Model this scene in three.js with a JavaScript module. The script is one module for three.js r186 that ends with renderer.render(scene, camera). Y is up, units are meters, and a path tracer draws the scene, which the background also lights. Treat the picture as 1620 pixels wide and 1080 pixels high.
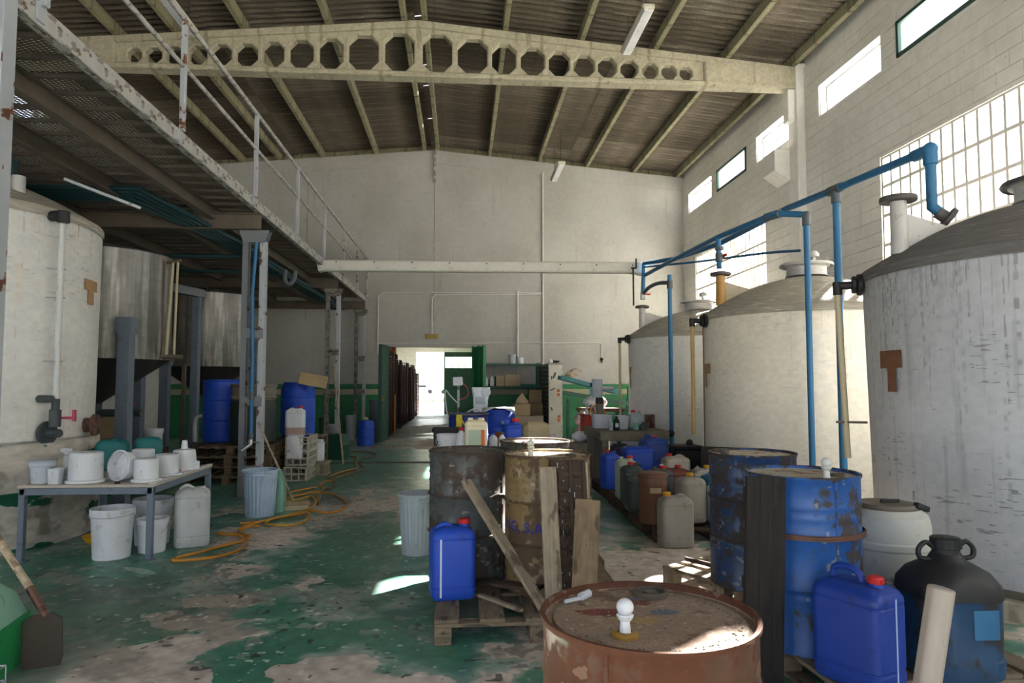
import * as THREE from 'three';
import { mergeGeometries, toCreasedNormals } from 'three/addons/utils/BufferGeometryUtils.js';

// ---------------------------------------------------------------- camera, sky, sun, exposure
const scene = new THREE.Scene();
const camera = new THREE.PerspectiveCamera(2 * Math.atan(540 / 1100) * 180 / Math.PI, 1620 / 1080, 0.05, 400);
camera.position.set(0, 1.5, 0);
camera.rotation.order = 'YXZ';
camera.rotation.set(Math.atan(65 / 1100), -Math.atan(80 / 1100 * Math.cos(Math.atan(65 / 1100))), 0);
scene.add(camera);

const SKY = 1.0, SUN = 44, EXPOSURE = 3.2;
{ // a pale, slightly hazy sky, the same all the way round
  const W = 64, H = 32, d = new Float32Array(W * H * 4);
  for (let y = 0; y < H; y++) for (let x = 0; x < W; x++) {
    const up = Math.max(0, ((y + 0.5) / H - 0.5) * 2), k = Math.pow(up, 0.6), o = (y * W + x) * 4;
    d[o] = 1.02 - 0.42 * k; d[o + 1] = 1.07 - 0.28 * k; d[o + 2] = 1.16 - 0.04 * k; d[o + 3] = 1;
  }
  const t = new THREE.DataTexture(d, W, H, THREE.RGBAFormat, THREE.FloatType);
  t.mapping = THREE.EquirectangularReflectionMapping; t.magFilter = THREE.LinearFilter; t.needsUpdate = true;
  scene.background = t; scene.backgroundIntensity = SKY;
}
const sun = new THREE.DirectionalLight(new THREE.Color(1.0, 0.95, 0.88), SUN);
sun.name = 'sun';
sun.position.set(7.1 * 4, 6.74 * 4, -6.3 * 4 - 8);
sun.target.position.set(0, 0, -8);
sun.shadow.radius = 1.2; sun.shadow.mapSize.set(4096, 4096);
Object.assign(sun.shadow.camera, { left: -26, right: 26, top: 26, bottom: -26, near: 1, far: 120 });
scene.add(sun, sun.target);

// ---------------------------------------------------------------- helpers
const PI = Math.PI, { sin, cos, abs, min, max, floor: flr, sqrt, hypot } = Math;
let seed = 7;
const rnd = () => { seed = (Math.imul(seed, 1664525) + 1013904223) >>> 0; return seed / 4294967296; };
const rr = (a, b) => a + (b - a) * rnd();
const hsh = (i, j, s) => { let n = Math.imul(i, 374761393) ^ Math.imul(j, 668265263) ^ Math.imul(s, 1442695041); n = Math.imul(n ^ (n >>> 13), 1274126177); n ^= n >>> 16; return (n >>> 0) / 4294967296; };
const mod = (a, n) => ((a % n) + n) % n;
function vn(x, y, px, py, s) {
  const xi = flr(x), yi = flr(y), fx = x - xi, fy = y - yi, u = fx * fx * (3 - 2 * fx), v = fy * fy * (3 - 2 * fy);
  const x0 = mod(xi, px), x1 = mod(xi + 1, px), y0 = mod(yi, py), y1 = mod(yi + 1, py);
  const a = hsh(x0, y0, s), b = hsh(x1, y0, s), c = hsh(x0, y1, s), d = hsh(x1, y1, s);
  return a + (b - a) * u + (c - a) * v + (a - b - c + d) * u * v;
}
function fbm(u, v, fx, fy, oct, s) { let a = 0.5, t = 0, w = 0; for (let o = 0; o < oct; o++) { t += a * vn(u * fx, v * fy, fx, fy, s + o * 17); w += a; a *= 0.5; fx *= 2; fy *= 2; } return t / w; }
const cl = (x, a = 0, b = 1) => x < a ? a : x > b ? b : x;
const ss = (a, b, x) => { const t = cl((x - a) / (b - a)); return t * t * (3 - 2 * t); };
const mix = (A, B, t) => [A[0] + (B[0] - A[0]) * t, A[1] + (B[1] - A[1]) * t, A[2] + (B[2] - A[2]) * t];
const mul = (A, k) => [A[0] * k, A[1] * k, A[2] * k];

// a surface: fn(u, v) gives [[r, g, b] sRGB 0-255, roughness, height, metalness]; tile is the size in metres that one repeat covers (0: uv 0..1)
function surf(w, h, tile, fn) {
  const a = new Uint8Array(w * h * 4), b = new Uint8Array(w * h * 4);
  for (let y = 0, o = 0; y < h; y++) for (let x = 0; x < w; x++, o += 4) {
    const [c, r, ht = 0.5, m = 0] = fn((x + 0.5) / w, (y + 0.5) / h);
    a[o] = cl(c[0], 0, 255); a[o + 1] = cl(c[1], 0, 255); a[o + 2] = cl(c[2], 0, 255); a[o + 3] = 255;
    b[o] = cl(ht) * 255; b[o + 1] = cl(r) * 255; b[o + 2] = cl(m) * 255; b[o + 3] = 255;
  }
  const mk = (d, srgb) => {
    const t = new THREE.DataTexture(d, w, h, THREE.RGBAFormat); t.wrapS = t.wrapT = THREE.RepeatWrapping; t.magFilter = THREE.LinearFilter; t.minFilter = THREE.LinearMipmapLinearFilter; t.generateMipmaps = true;
    if (srgb) t.colorSpace = THREE.SRGBColorSpace;
    if (tile) t.repeat.set(1 / (tile[0] ?? tile), 1 / (tile[1] ?? tile));
    t.needsUpdate = true; return t;
  };
  return { map: mk(a, true), orm: mk(b, false) };
}
function M(s, { bump = 0.002, color = 0xffffff, metal = 0, ...more } = {}) {
  const K = more.transmission || more.clearcoat || more.specularIntensity !== undefined ? THREE.MeshPhysicalMaterial : THREE.MeshStandardMaterial;
  return new K({ map: s.map, roughnessMap: s.orm, roughness: 1, metalnessMap: metal ? s.orm : null, metalness: metal ? 1 : 0, bumpMap: bump ? s.orm : null, bumpScale: bump, color, side: THREE.DoubleSide, ...more });
}
const plain = (color, roughness = 0.6, more = {}) => new (more.transmission ? THREE.MeshPhysicalMaterial : THREE.MeshStandardMaterial)({ color, roughness, side: THREE.DoubleSide, ...more });

// geometry
const flip = (g0) => { const g = g0.index ? g0.toNonIndexed() : g0; for (const k of Object.keys(g.attributes)) { const a = g.attributes[k], n = a.itemSize, v = a.array; for (let i = 0; i < a.count; i += 3) for (let c = 0; c < n; c++) { const t = v[(i + 1) * n + c]; v[(i + 1) * n + c] = v[(i + 2) * n + c]; v[(i + 2) * n + c] = t; } } return g; }; // turns the faces of a mirrored shape
const tr = (g, x = 0, y = 0, z = 0, rx = 0, ry = 0, rz = 0) => { if (rx || ry || rz) g.applyMatrix4(new THREE.Matrix4().makeRotationFromEuler(new THREE.Euler(rx, ry, rz, 'YXZ'))); return g.translate(x, y, z); };
function mg(...gs) {
  const list = gs.flat(9).filter(Boolean).map((g) => { const n = g.index ? g.toNonIndexed() : g.clone(); for (const k of Object.keys(n.attributes)) if (!['position', 'normal', 'uv'].includes(k)) n.deleteAttribute(k); n.clearGroups(); return n; });
  return list.length === 1 ? list[0] : mergeGeometries(list);
}
let boxN = 0;
const BOXF = [[0, 1], [0, -1], [1, 1], [1, -1], [2, 1], [2, -1]];
// chamfered box, uv in metres with the grain (u) along the longest side
function bx(w, h, d, x = 0, y = 0, z = 0, rx = 0, ry = 0, rz = 0, c = 0.004) {
  const H = [w / 2, h / 2, d / 2]; c = min(c, H[0] * 0.6, H[1] * 0.6, H[2] * 0.6);
  const long = w >= h && w >= d ? 0 : h >= d ? 1 : 2, P = [], N = [], U = [], off = [hsh(boxN, 1, 5) * 7, hsh(boxN++, 2, 5) * 7];
  const quad = (a, b, e, f, n) => { // corners, outward normal
    const A = new THREE.Vector3().subVectors(new THREE.Vector3(...b), new THREE.Vector3(...a)), B = new THREE.Vector3().subVectors(new THREE.Vector3(...e), new THREE.Vector3(...a));
    const q = A.cross(B).dot(new THREE.Vector3(...n)) > 0 ? [a, b, e, a, e, f] : [a, e, b, a, f, e];
    const k = [0, 1, 2].reduce((m, i) => abs(n[i]) > abs(n[m]) ? i : m, 0), ax = [0, 1, 2].filter((i) => i !== k), ua = ax.includes(long) ? long : ax[0], va = ax.find((i) => i !== ua);
    for (const p of q) { P.push(...p); N.push(...n); U.push(p[ua] + off[0], p[va] + off[1]); }
  };
  for (const [k, s] of BOXF) { const a = (k + 1) % 3, b = (k + 2) % 3, n = [0, 0, 0]; n[k] = s;
    const pt = (i, j) => { const p = [0, 0, 0]; p[k] = s * H[k]; p[a] = i * (H[a] - c); p[b] = j * (H[b] - c); return p; };
    quad(pt(-1, -1), pt(1, -1), pt(1, 1), pt(-1, 1), n); }
  for (let k = 0; k < 3; k++) { const a = (k + 1) % 3, b = (k + 2) % 3; for (const i of [-1, 1]) for (const j of [-1, 1]) {
    const n = [0, 0, 0]; n[a] = i * 0.7071; n[b] = j * 0.7071;
    const pt = (e, f) => { const p = [0, 0, 0]; p[k] = e * (H[k] - c); p[a] = i * (f ? H[a] - c : H[a]); p[b] = j * (f ? H[b] : H[b] - c); return p; };
    quad(pt(-1, 0), pt(1, 0), pt(1, 1), pt(-1, 1), n); } }
  const g = new THREE.BufferGeometry();
  g.setAttribute('position', new THREE.Float32BufferAttribute(P, 3)); g.setAttribute('normal', new THREE.Float32BufferAttribute(N, 3)); g.setAttribute('uv', new THREE.Float32BufferAttribute(U, 2));
  return tr(g, x, y, z, rx, ry, rz);
}
// box-projected uv in metres on any geometry
function boxUV(g0) {
  const g = g0.index ? g0.toNonIndexed() : g0, p = g.attributes.position, U = new Float32Array(p.count * 2), a = new THREE.Vector3(), b = new THREE.Vector3(), c = new THREE.Vector3(), n = new THREE.Vector3();
  for (let i = 0; i < p.count; i += 3) {
    a.fromBufferAttribute(p, i); b.fromBufferAttribute(p, i + 1); c.fromBufferAttribute(p, i + 2); n.copy(b).sub(a).cross(c.clone().sub(a));
    const k = abs(n.x) > abs(n.y) && abs(n.x) > abs(n.z) ? 0 : abs(n.y) > abs(n.z) ? 1 : 2;
    [a, b, c].forEach((q, j) => { U[(i + j) * 2] = k === 0 ? q.z : q.x; U[(i + j) * 2 + 1] = k === 1 ? q.z : q.y; });
  }
  g.setAttribute('uv', new THREE.BufferAttribute(U, 2)); return g;
}
// turned profile [[r, y], ...]; uv u once round, v = y over the profile's height, or both in metres
function lathe(pts, seg = 40, crease = 0.7, metres = false, a0 = 0, al = 2 * PI) {
  let g = new THREE.LatheGeometry(pts.map(([r, y]) => new THREE.Vector2(max(r, 1e-4), y)), seg, a0, al);
  const p = g.attributes.position, u = g.attributes.uv, y0 = min(...pts.map((q) => q[1])), y1 = max(...pts.map((q) => q[1])), R = max(...pts.map((q) => q[0]));
  for (let i = 0; i < p.count; i++) u.setXY(i, metres ? u.getX(i) * al * R : u.getX(i), metres ? p.getY(i) + (abs(u.getY(i) - 0.5) > 2 ? 0 : 0) : (p.getY(i) - y0) / (y1 - y0 || 1));
  return crease ? toCreasedNormals(g, crease) : g.toNonIndexed();
}
const disc = (R, y, seg = 40) => { const g = new THREE.CircleGeometry(R, seg); g.rotateX(-PI / 2); g.translate(0, y, 0); return g; };
function cyl(r0, r1, h, x = 0, y = 0, z = 0, seg = 20, rx = 0, ry = 0, rz = 0) { const c = min(0.004, r1 * 0.3, h * 0.2); return tr(lathe([[0, 0], [r0 - c, 0], [r0, c], [r1, h - c], [r1 - c, h], [0, h]], seg, 0.6, true), x, y, z, rx, ry, rz); }
// straight round bar between two points
function bar(a, b, r, seg = 12, r2 = r) {
  const A = new THREE.Vector3(...a), B = new THREE.Vector3(...b), g = cyl(r, r2, A.distanceTo(B), 0, 0, 0, seg);
  g.applyQuaternion(new THREE.Quaternion().setFromUnitVectors(new THREE.Vector3(0, 1, 0), B.clone().sub(A).normalize())); return g.translate(...a);
}
// rectangular bar between two points
function beam(a, b, w, h, c = 0.004) { const A = new THREE.Vector3(...a), B = new THREE.Vector3(...b), L = A.distanceTo(B), g = bx(w, h, L, 0, 0, 0, 0, 0, 0, c), m = new THREE.Matrix4().lookAt(B, A, abs(B.x - A.x) + abs(B.z - A.z) < 1e-3 ? new THREE.Vector3(0, 0, 1) : new THREE.Vector3(0, 1, 0)); g.applyMatrix4(m); return g.translate((a[0] + b[0]) / 2, (a[1] + b[1]) / 2, (a[2] + b[2]) / 2); }
const tube = (pts, r, seg = 64, rad = 8, closed = false, tension = 0.5) => boxUV(new THREE.TubeGeometry(new THREE.CatmullRomCurve3(pts.map((p) => new THREE.Vector3(...p)), closed, 'catmullrom', tension), seg, r, rad, closed));
const pipe = (pts, r, seg = 14) => mg(pts.slice(1).map((p, i) => bar(pts[i], p, r, seg)), pts.slice(1, -1).map((p) => tr(boxUV(new THREE.SphereGeometry(r * 1.02, seg, 8)), ...p)));
const ball = (r, x, y, z, sy = 1) => { const g = new THREE.SphereGeometry(r, 16, 10); g.scale(1, sy, 1); return tr(boxUV(g), x, y, z); };
// loft of rounded rectangles: [y, half width, half depth, corner radius, x shift, z shift]
function loft(secs, n = 8, capTop = true, capBottom = true) {
  const rings = secs.map(([y, hw, hd, r, ox = 0, oz = 0]) => {
    const q = []; r = min(r, hw * 0.999, hd * 0.999);
    [[1, 1, 0], [-1, 1, 1], [-1, -1, 2], [1, -1, 3]].forEach(([sx, sz, k]) => { for (let i = 0; i <= n; i++) { const a = (k + i / n) * PI / 2; q.push([ox + sx * (hw - r) + r * cos(a), y, oz + sz * (hd - r) + r * sin(a)]); } });
    return q;
  });
  const P = [], tri = (...p) => P.push(...p.flat()), m = rings[0].length;
  for (let k = 1; k < rings.length; k++) for (let i = 0; i < m; i++) { const a = rings[k - 1][i], b = rings[k - 1][(i + 1) % m], c = rings[k][(i + 1) % m], d = rings[k][i]; tri(a, c, b); tri(a, d, c); }
  const cap = (r, s, up) => { const c = [s[4] ?? 0, s[0], s[5] ?? 0]; for (let i = 0; i < m; i++) up ? tr3(c, r[(i + 1) % m], r[i]) : tr3(c, r[i], r[(i + 1) % m]); }, tr3 = tri;
  if (capBottom) cap(rings[0], secs[0], false);
  if (capTop) cap(rings.at(-1), secs.at(-1), true);
  const g = new THREE.BufferGeometry(); g.setAttribute('position', new THREE.Float32BufferAttribute(P, 3)); g.computeVertexNormals();
  return boxUV(toCreasedNormals(g, 0.6));
}
function extr(pts, depth, holes = [], bevel = 0, uv = true) {
  const s = new THREE.Shape(pts.map((p) => new THREE.Vector2(...p))); s.holes = holes.map((h) => new THREE.Path(h.map((p) => new THREE.Vector2(...p))));
  const g = new THREE.ExtrudeGeometry(s, { depth, bevelEnabled: bevel > 0, bevelSize: bevel, bevelThickness: bevel, bevelSegments: 1, bevelOffset: -bevel, curveSegments: 10 });
  return uv ? boxUV(g) : g;
}
// objects
const used = {};
const numbered = (n) => { const k = used[n] = (used[n] ?? -1) + 1; return k ? `${n}_${String(k).padStart(3, '0')}` : n; };
function T(name, label, category, [x, y, z] = [0, 0, 0], ry = 0, group) {
  const o = new THREE.Group(); o.name = numbered(name); o.position.set(x, y, z); o.rotation.y = ry; o.userData = { label, category }; if (group) o.userData.group = group; scene.add(o); return o;
}
function part(name, geo, mat, parent, label) { const m = new THREE.Mesh(geo, mat); m.name = numbered(name); if (label) m.userData.label = label; parent.add(m); return m; }
function S(name, geo, mat, parent) { const m = geo ? new THREE.Mesh(geo, mat) : new THREE.Group(); m.name = numbered(name); if (!parent) m.userData.kind = 'structure'; (parent ?? scene).add(m); return m; }
function one(name, label, category, geo, mat, pos, ry, group) { const t = T(name, label, category, pos, ry, group); const m = new THREE.Mesh(geo, mat); m.name = t.name; m.position.copy(t.position); m.rotation.copy(t.rotation); m.userData = t.userData; scene.remove(t); scene.add(m); return m; }
function copy(o, label, [x, y, z], ry = 0, group) { const c = o.clone(); c.name = numbered(o.name.replace(/_\d{3}$/, '')); c.traverse((k) => { if (k !== c) { k.name = numbered(k.name.replace(/_\d{3}$/, '')); k.userData = { ...k.userData }; } }); c.userData = { ...o.userData, label }; if (group) c.userData.group = group; c.position.set(x, y, z); c.rotation.set(0, ry, 0); scene.add(c); return c; }

// ---------------------------------------------------------------- materials
const conc = surf(512, 512, 2, (u, v) => { const n = fbm(u, v, 4, 4, 6, 11), f = fbm(u, v, 48, 48, 3, 12), s = fbm(u, v, 22, 3, 4, 13); let c = mix([154, 148, 126], [184, 178, 156], n); c = mix(c, [112, 106, 82], ss(0.62, 0.78, s) * 0.5); return [mul(c, 0.9 + 0.2 * f), 0.92, f]; });
const wallPaint = surf(1024, 1024, 5, (u, v) => { const n = fbm(u, v, 4, 4, 6, 21), f = fbm(u, v, 60, 60, 3, 22), s = fbm(u, v, 40, 3, 4, 23), sp = fbm(u, v, 90, 90, 2, 24); let c = mix([236, 235, 232], [224, 222, 217], ss(0.3, 0.75, n)); c = mix(c, [186, 181, 170], ss(0.7, 0.9, s) * 0.3); c = mix(c, [160, 152, 138], ss(0.88, 0.92, sp) * 0.5); return [mul(c, 0.97 + 0.06 * f), 0.85, f * 0.6 + n * 0.4]; });
const dadoPaint = surf(512, 512, 3, (u, v) => { const n = fbm(u, v, 5, 5, 5, 31), f = fbm(u, v, 50, 50, 3, 32); return [mul(mix([26, 104, 62], [40, 122, 76], n), 0.9 + 0.2 * f), 0.6, f]; });
const stripePaint = surf(256, 256, 3, (u, v) => { const n = fbm(u, v, 5, 5, 5, 33); return [mix([150, 150, 122], [172, 166, 140], n), 0.7, n]; });
const sheetSurf = surf(512, 1024, [2, 4], (u, v) => { const n = fbm(u, v, 5, 4, 6, 41), s = fbm(u, v, 3, 66, 4, 42), f = fbm(u, v, 90, 120, 2, 43); let c = mix([104, 97, 86], [134, 127, 114], n); c = mix(c, [74, 68, 59], ss(0.4, 0.7, s) * 0.5); c = mix(c, [158, 151, 136], ss(0.66, 0.8, fbm(u, v, 4, 40, 4, 44)) * 0.5); return [mul(c, 0.9 + 0.2 * f), 0.95, f]; });
const steel = surf(512, 512, 1, (u, v) => { const n = fbm(u, v, 8, 8, 6, 51), f = fbm(u, v, 40, 40, 3, 52), r = ss(0.68, 0.74, n + 0.12 * (f - 0.5)); let c = mix([166, 170, 174], [146, 150, 154], fbm(u, v, 4, 4, 4, 53)); c = mix(c, mix([116, 66, 34], [74, 44, 28], f), r); return [c, 0.5 + 0.4 * r, 0.6 - 0.3 * r + f * 0.1]; });
const steelRusty = surf(512, 512, 0.6, (u, v) => { const n = fbm(u, v, 5, 12, 6, 54), f = fbm(u, v, 50, 50, 3, 55), r = ss(0.64, 0.72, n + 0.25 * (f - 0.5)) * 0.85; let c = mix([176, 174, 168], [150, 148, 142], fbm(u, v, 7, 7, 4, 58)); c = mix(c, [108, 104, 98], ss(0.5, 0.58, fbm(u, v, 7, 16, 6, 59)) * 0.8); c = mix(c, mix([108, 82, 60], [78, 64, 52], f), r); return [c, 0.55 + 0.4 * r, 0.6 - 0.3 * r + f * 0.1]; });
const steelDark = surf(256, 256, 1, (u, v) => { const n = fbm(u, v, 6, 6, 5, 56), f = fbm(u, v, 30, 30, 3, 57); return [mix(mix([78, 72, 64], [104, 96, 84], n), [96, 72, 52], ss(0.55, 0.7, f) * 0.5), 0.8, f]; });
const wood = (a, b, d, s) => surf(512, 256, [1.2, 0.6], (u, v) => { const g = fbm(u, v, 4, 60, 4, s), n = fbm(u, v, 5, 8, 5, s + 1), k = fbm(u, v, 16, 16, 3, s + 2), st = ss(0.62, 0.72, fbm(u, v, 10, 14, 4, s + 3)); let c = mix(a, b, g * 0.7 + n * 0.3); c = mix(c, d, st * 0.7); return [mul(c, 0.85 + 0.3 * k), 0.88, g]; });
const palletWood = wood([92, 80, 64], [136, 121, 100], [58, 50, 42], 61), paleWood = wood([150, 132, 106], [186, 168, 140], [104, 88, 68], 65), darkWood = wood([44, 34, 26], [78, 60, 46], [24, 19, 15], 69), blackWood = wood([22, 19, 17], [42, 36, 31], [12, 10, 9], 73), greyWood = wood([120, 106, 88], [160, 148, 128], [84, 70, 56], 77);
const scuff = surf(512, 512, 0.7, (u, v) => { const n = fbm(u, v, 5, 5, 5, 81), f = fbm(u, v, 36, 36, 3, 82), st = ss(0.68, 0.74, fbm(u, v, 14, 14, 4, 83)); const k = 0.9 + 0.12 * n; return [mix([255 * k, 255 * k, 255 * k], [196, 186, 168], st * 0.5), 0.42 + 0.3 * n, f * 0.5 + n * 0.5]; });
const P_ = (color, more = {}) => M(scuff, { bump: 0.0012, color, ...more });
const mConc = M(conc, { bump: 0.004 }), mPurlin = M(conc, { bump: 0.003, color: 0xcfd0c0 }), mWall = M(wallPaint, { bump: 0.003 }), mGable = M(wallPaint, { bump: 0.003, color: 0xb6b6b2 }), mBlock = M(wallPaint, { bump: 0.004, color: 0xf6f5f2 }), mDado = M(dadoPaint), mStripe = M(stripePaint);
const mSheets = [0xe6e2dc, 0xd0cbc3, 0xbcb6ad].map((color) => M(sheetSurf, { bump: 0.003, color }));
const mSteel = M(steel), mRail = M(steelRusty), mDark = M(steelDark), mBlueGrey = M(scuff, { color: 0x66727f, bump: 0.001 });
const mPallet = M(palletWood, { bump: 0.003 }), mPale = M(paleWood, { bump: 0.003 }), mDarkWood = M(darkWood, { bump: 0.004 }), mBlackWood = M(blackWood, { bump: 0.004, }), mGreyWood = M(greyWood, { bump: 0.003 });
const mWhite = P_(0xd6d9dc), mWhite2 = P_(0xc8ccd0), mCream = P_(0xd9cfae), mBlueP = P_(0x1244b0), mBlueDark = P_(0x142e7a), mRed = P_(0xc01818), mYellow = P_(0xd8a012), mTeal = P_(0x0f6b6a), mGreyP = P_(0xa6aeb4), mLightBlue = P_(0xa9bdd0), mBlack = P_(0x17181a), mGreyJerry = P_(0x9a9890), mDarkGrey = P_(0x3e4646), mBrown = P_(0x6a4630), mOrange = P_(0xd8641a), mGreenP = P_(0x174f3c), mGreenT = P_(0x7fae98), mPink = P_(0xd99a8c), mBeigeJerry = P_(0xa59e90), mNatural = P_(0xcfd2cf, { transmission: 0.3 }), mGrime = P_(0x6b6459);
const mPVC = P_(0x2a6c96), mPVCgrey = P_(0x505a60), mPVCbeige = P_(0xbdb190), mPVCwhite = P_(0xc9cac6), mTealPipe = P_(0x0d3a3e), mChrome = plain(0xb9bbbd, 0.28, { metalness: 1 }), mCable = plain(0x202022, 0.7), mHose = P_(0xc0842a), mHoseDark = P_(0x6d5a34);
const card = surf(256, 256, 0.6, (u, v) => { const n = fbm(u, v, 6, 6, 4, 91), f = fbm(u, v, 4, 80, 2, 92); return [mul(mix([150, 134, 108], [174, 158, 130], n), 0.94 + 0.1 * f), 0.9, f]; });
const mCard = M(card), mCardPale = M(card, { color: 0xf2ecdc }), mCardWhite = M(card, { color: 0xe8f0ff });

// drums: paint of colour a/b worn to rust of the colours ra/rb by the share k
function drumSurf(a, b, ra, rb, k, s, ink) {
  return surf(1024, 512, 0, (u, v) => {
    const n = fbm(u, v, 9, 5, 6, s) * 0.62 + fbm(u, v, 34, 16, 4, s + 5) * 0.38, f = fbm(u, v, 70, 34, 3, s + 1), st = fbm(u, v, 60, 3, 4, s + 2), chips = fbm(u, v, 36, 20, 4, s + 3);
    const hoop = max(ss(0.018, 0.0, abs(v - 0.36)), ss(0.018, 0, abs(v - 0.66)), ss(0.03, 0, v), ss(0.97, 1, v)); // scraped paint on the proud hoops
    const r = ss(k - 0.07, k + 0.07, 1 - n + 0.28 * (f - 0.5) + 0.22 * hoop + 0.22 * (st - 0.5)) * 0.92;
    let c = mix(a, b, fbm(u, v, 5, 3, 4, s + 4)); c = mix(c, mix(ra, rb, f * 0.6 + st * 0.4), r); c = mix(c, [176, 170, 158], ss(0.74, 0.78, chips) * 0.5);
    if (ink) c = mix(c, ink.c, ink.at(u, v) * (0.8 + 0.2 * n));
    return [mul(c, 0.9 + 0.2 * f), 0.42 + 0.4 * r, 0.6 - 0.25 * r + 0.15 * f];
  });
}
function lettering(text, u0, u1, v0, v1, flip = false) { // stencilled words on part of a 0..1 surface
  const W = 512, H = 128, cv = document.createElement('canvas'); cv.width = W; cv.height = H; const x = cv.getContext('2d');
  x.fillStyle = '#000'; x.fillRect(0, 0, W, H); x.fillStyle = '#fff'; x.font = 'bold 104px sans-serif'; x.textBaseline = 'middle'; x.textAlign = 'left';
  const w = x.measureText(text).width; x.save(); x.scale((W - 8) / w, 1); x.fillText(text, 2, H / 2 + 4); x.restore();
  const d = x.getImageData(0, 0, W, H).data;
  return (u, v) => { if (u < u0 || u > u1 || v < v0 || v > v1) return 0; const s = (u - u0) / (u1 - u0), i = min(W - 1, flr((flip ? 1 - s : s) * W)), j = min(H - 1, flr((1 - (v - v0) / (v1 - v0)) * H)); return d[(j * W + i) * 4] / 255; };
}
const drumRust = M(drumSurf([112, 78, 56], [98, 74, 56], [130, 76, 42], [82, 52, 34], 0.46, 101), { bump: 0.002, color: 0xdccfc4 });
const drumGrey = M(drumSurf([62, 66, 66], [82, 84, 82], [74, 58, 46], [52, 42, 36], 0.56, 111), { bump: 0.002 });
const drumTan = M(drumSurf([134, 112, 74], [116, 98, 64], [92, 70, 46], [66, 52, 36], 0.52, 121, { c: [30, 34, 136], at: lettering('ING, S.A.', 0.0, 0.225, 0.425, 0.55) }), { bump: 0.002 });
const drumBlue = M(drumSurf([26, 74, 140], [34, 86, 152], [48, 46, 52], [70, 50, 40], 0.6, 131, { c: [150, 160, 165], at: (u, v) => 0 }), { bump: 0.002 });
const drumBlue2 = M(drumSurf([30, 56, 96], [38, 66, 106], [44, 42, 46], [72, 54, 44], 0.53, 141), { bump: 0.002 });
const lidSurf = (a, b, d, s, patches = []) => surf(512, 512, 0, (u, v) => { const n = fbm(u, v, 6, 6, 5, s), f = fbm(u, v, 60, 60, 3, s + 1); let c = mix(a, b, n); c = mix(c, d, ss(0.6, 0.68, fbm(u, v, 9, 9, 5, s + 2))); for (const [pu, pv, ru, rv, pc] of patches) { const q = hypot((u - pu) / ru, (v - pv) / rv) + 0.9 * (fbm(u, v, 14, 14, 4, s + 3) - 0.5); c = mix(c, pc, ss(1, 0.86, q)); } c = mix(c, [188, 180, 168], ss(0.78, 0.82, fbm(u, v, 60, 60, 2, s + 4)) * 0.7); return [mul(c, 0.88 + 0.24 * f), 0.75, f]; });
const lidRust = M(lidSurf([128, 108, 92], [150, 128, 108], [108, 82, 64], 151, [[0.3, 0.4, 0.13, 0.05, [112, 52, 40]], [0.52, 0.28, 0.06, 0.04, [118, 62, 46]], [0.6, 0.42, 0.07, 0.04, [84, 92, 104]], [0.45, 0.52, 0.14, 0.05, [150, 124, 78]], [0.55, 0.2, 0.1, 0.04, [112, 106, 128]]]));
const lidPale = M(lidSurf([168, 160, 146], [140, 132, 118], [120, 92, 68], 161)), lidGrime = M(lidSurf([110, 104, 96], [90, 84, 76], [70, 56, 46], 171)), lidWhite = M(lidSurf([190, 182, 166], [172, 160, 140], [132, 104, 78], 181));
// tanks: glass fibre shells
function drips(N, s, W, H, long) { // runs of dirt washed down a shell: narrow, wandering, each of its own length, thinning to beads
  const m = new Float32Array(W * H), R = (k, j) => hsh(k, j, s);
  for (let k = 0; k < N; k++) {
    let x = R(k, 1) * W; const y0 = flr((R(k, 2) < 0.6 ? 0.97 : R(k, 3)) * H), len = flr(H * long * (0.08 + 0.92 * R(k, 4) * R(k, 4))), w = 0.8 + 3.6 * R(k, 5) * R(k, 5) * R(k, 5), a = 0.2 + 0.8 * R(k, 6) * R(k, 6);
    for (let y = y0; y > max(0, y0 - len); y--) {
      x += (hsh(k, y, s + 1) - 0.5) * 0.5; const gap = ss(0.12, 0.4, vn(k * 3.7, y / 12, 4096, 4096, s + 2) - 0.1 - 0.4 * (y0 - y) / len), ww = w * (0.6 + 0.8 * vn(k * 5.1, y / 30, 4096, 4096, s + 3));
      for (let d = -4; d <= 4; d++) { const i = y * W + mod(flr(x) + d, W), q = a * gap * cl(ww - abs(d - (x - flr(x))) + 0.5, 0, 1); if (q > m[i]) m[i] = q; }
    }
  }
  return (u, v) => m[min(H - 1, flr(v * H)) * W + min(W - 1, flr(u * W))];
}
function tankSurf(a, b, drip, N, s, fine, long = 0.5) {
  const W = 1280, H = 768, D = drips(N, s + 9, W, H, long);
  const S_ = surf(W, H, 0, (u, v) => {
    const n = fbm(u, v, 7, 6, 5, s), f = fbm(u, v, 80, 60, 2, s + 1), hz = fbm(u, v, 60, 220, 3, s + 4), hm = fbm(u, v, 10, 9, 3, s + 5), st = fbm(u, v, 90, 3, 3, s + 2);
    let c = mix(a, b, n); c = mix(c, mul(drip, 1.25), ss(0.6, 0.8, st) * 0.25); c = mix(c, drip, D(u, v) * 0.7);
    c = mix(c, [84, 82, 80], ss(0.68, 0.74, hz * 0.6 + hm * 0.4) * fine);
    return [mul(c, 0.96 + 0.08 * f), 0.62, f * 0.5 + n * 0.5];
  });
  S_.map.repeat.set(2, 1); S_.orm.repeat.set(2, 1); return S_;
}
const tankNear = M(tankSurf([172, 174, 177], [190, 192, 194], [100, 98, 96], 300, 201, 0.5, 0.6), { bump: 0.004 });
const tankMid = M(tankSurf([230, 222, 204], [238, 231, 214], [196, 184, 160], 60, 211, 0.1, 0.4), { bump: 0.004 });
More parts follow.
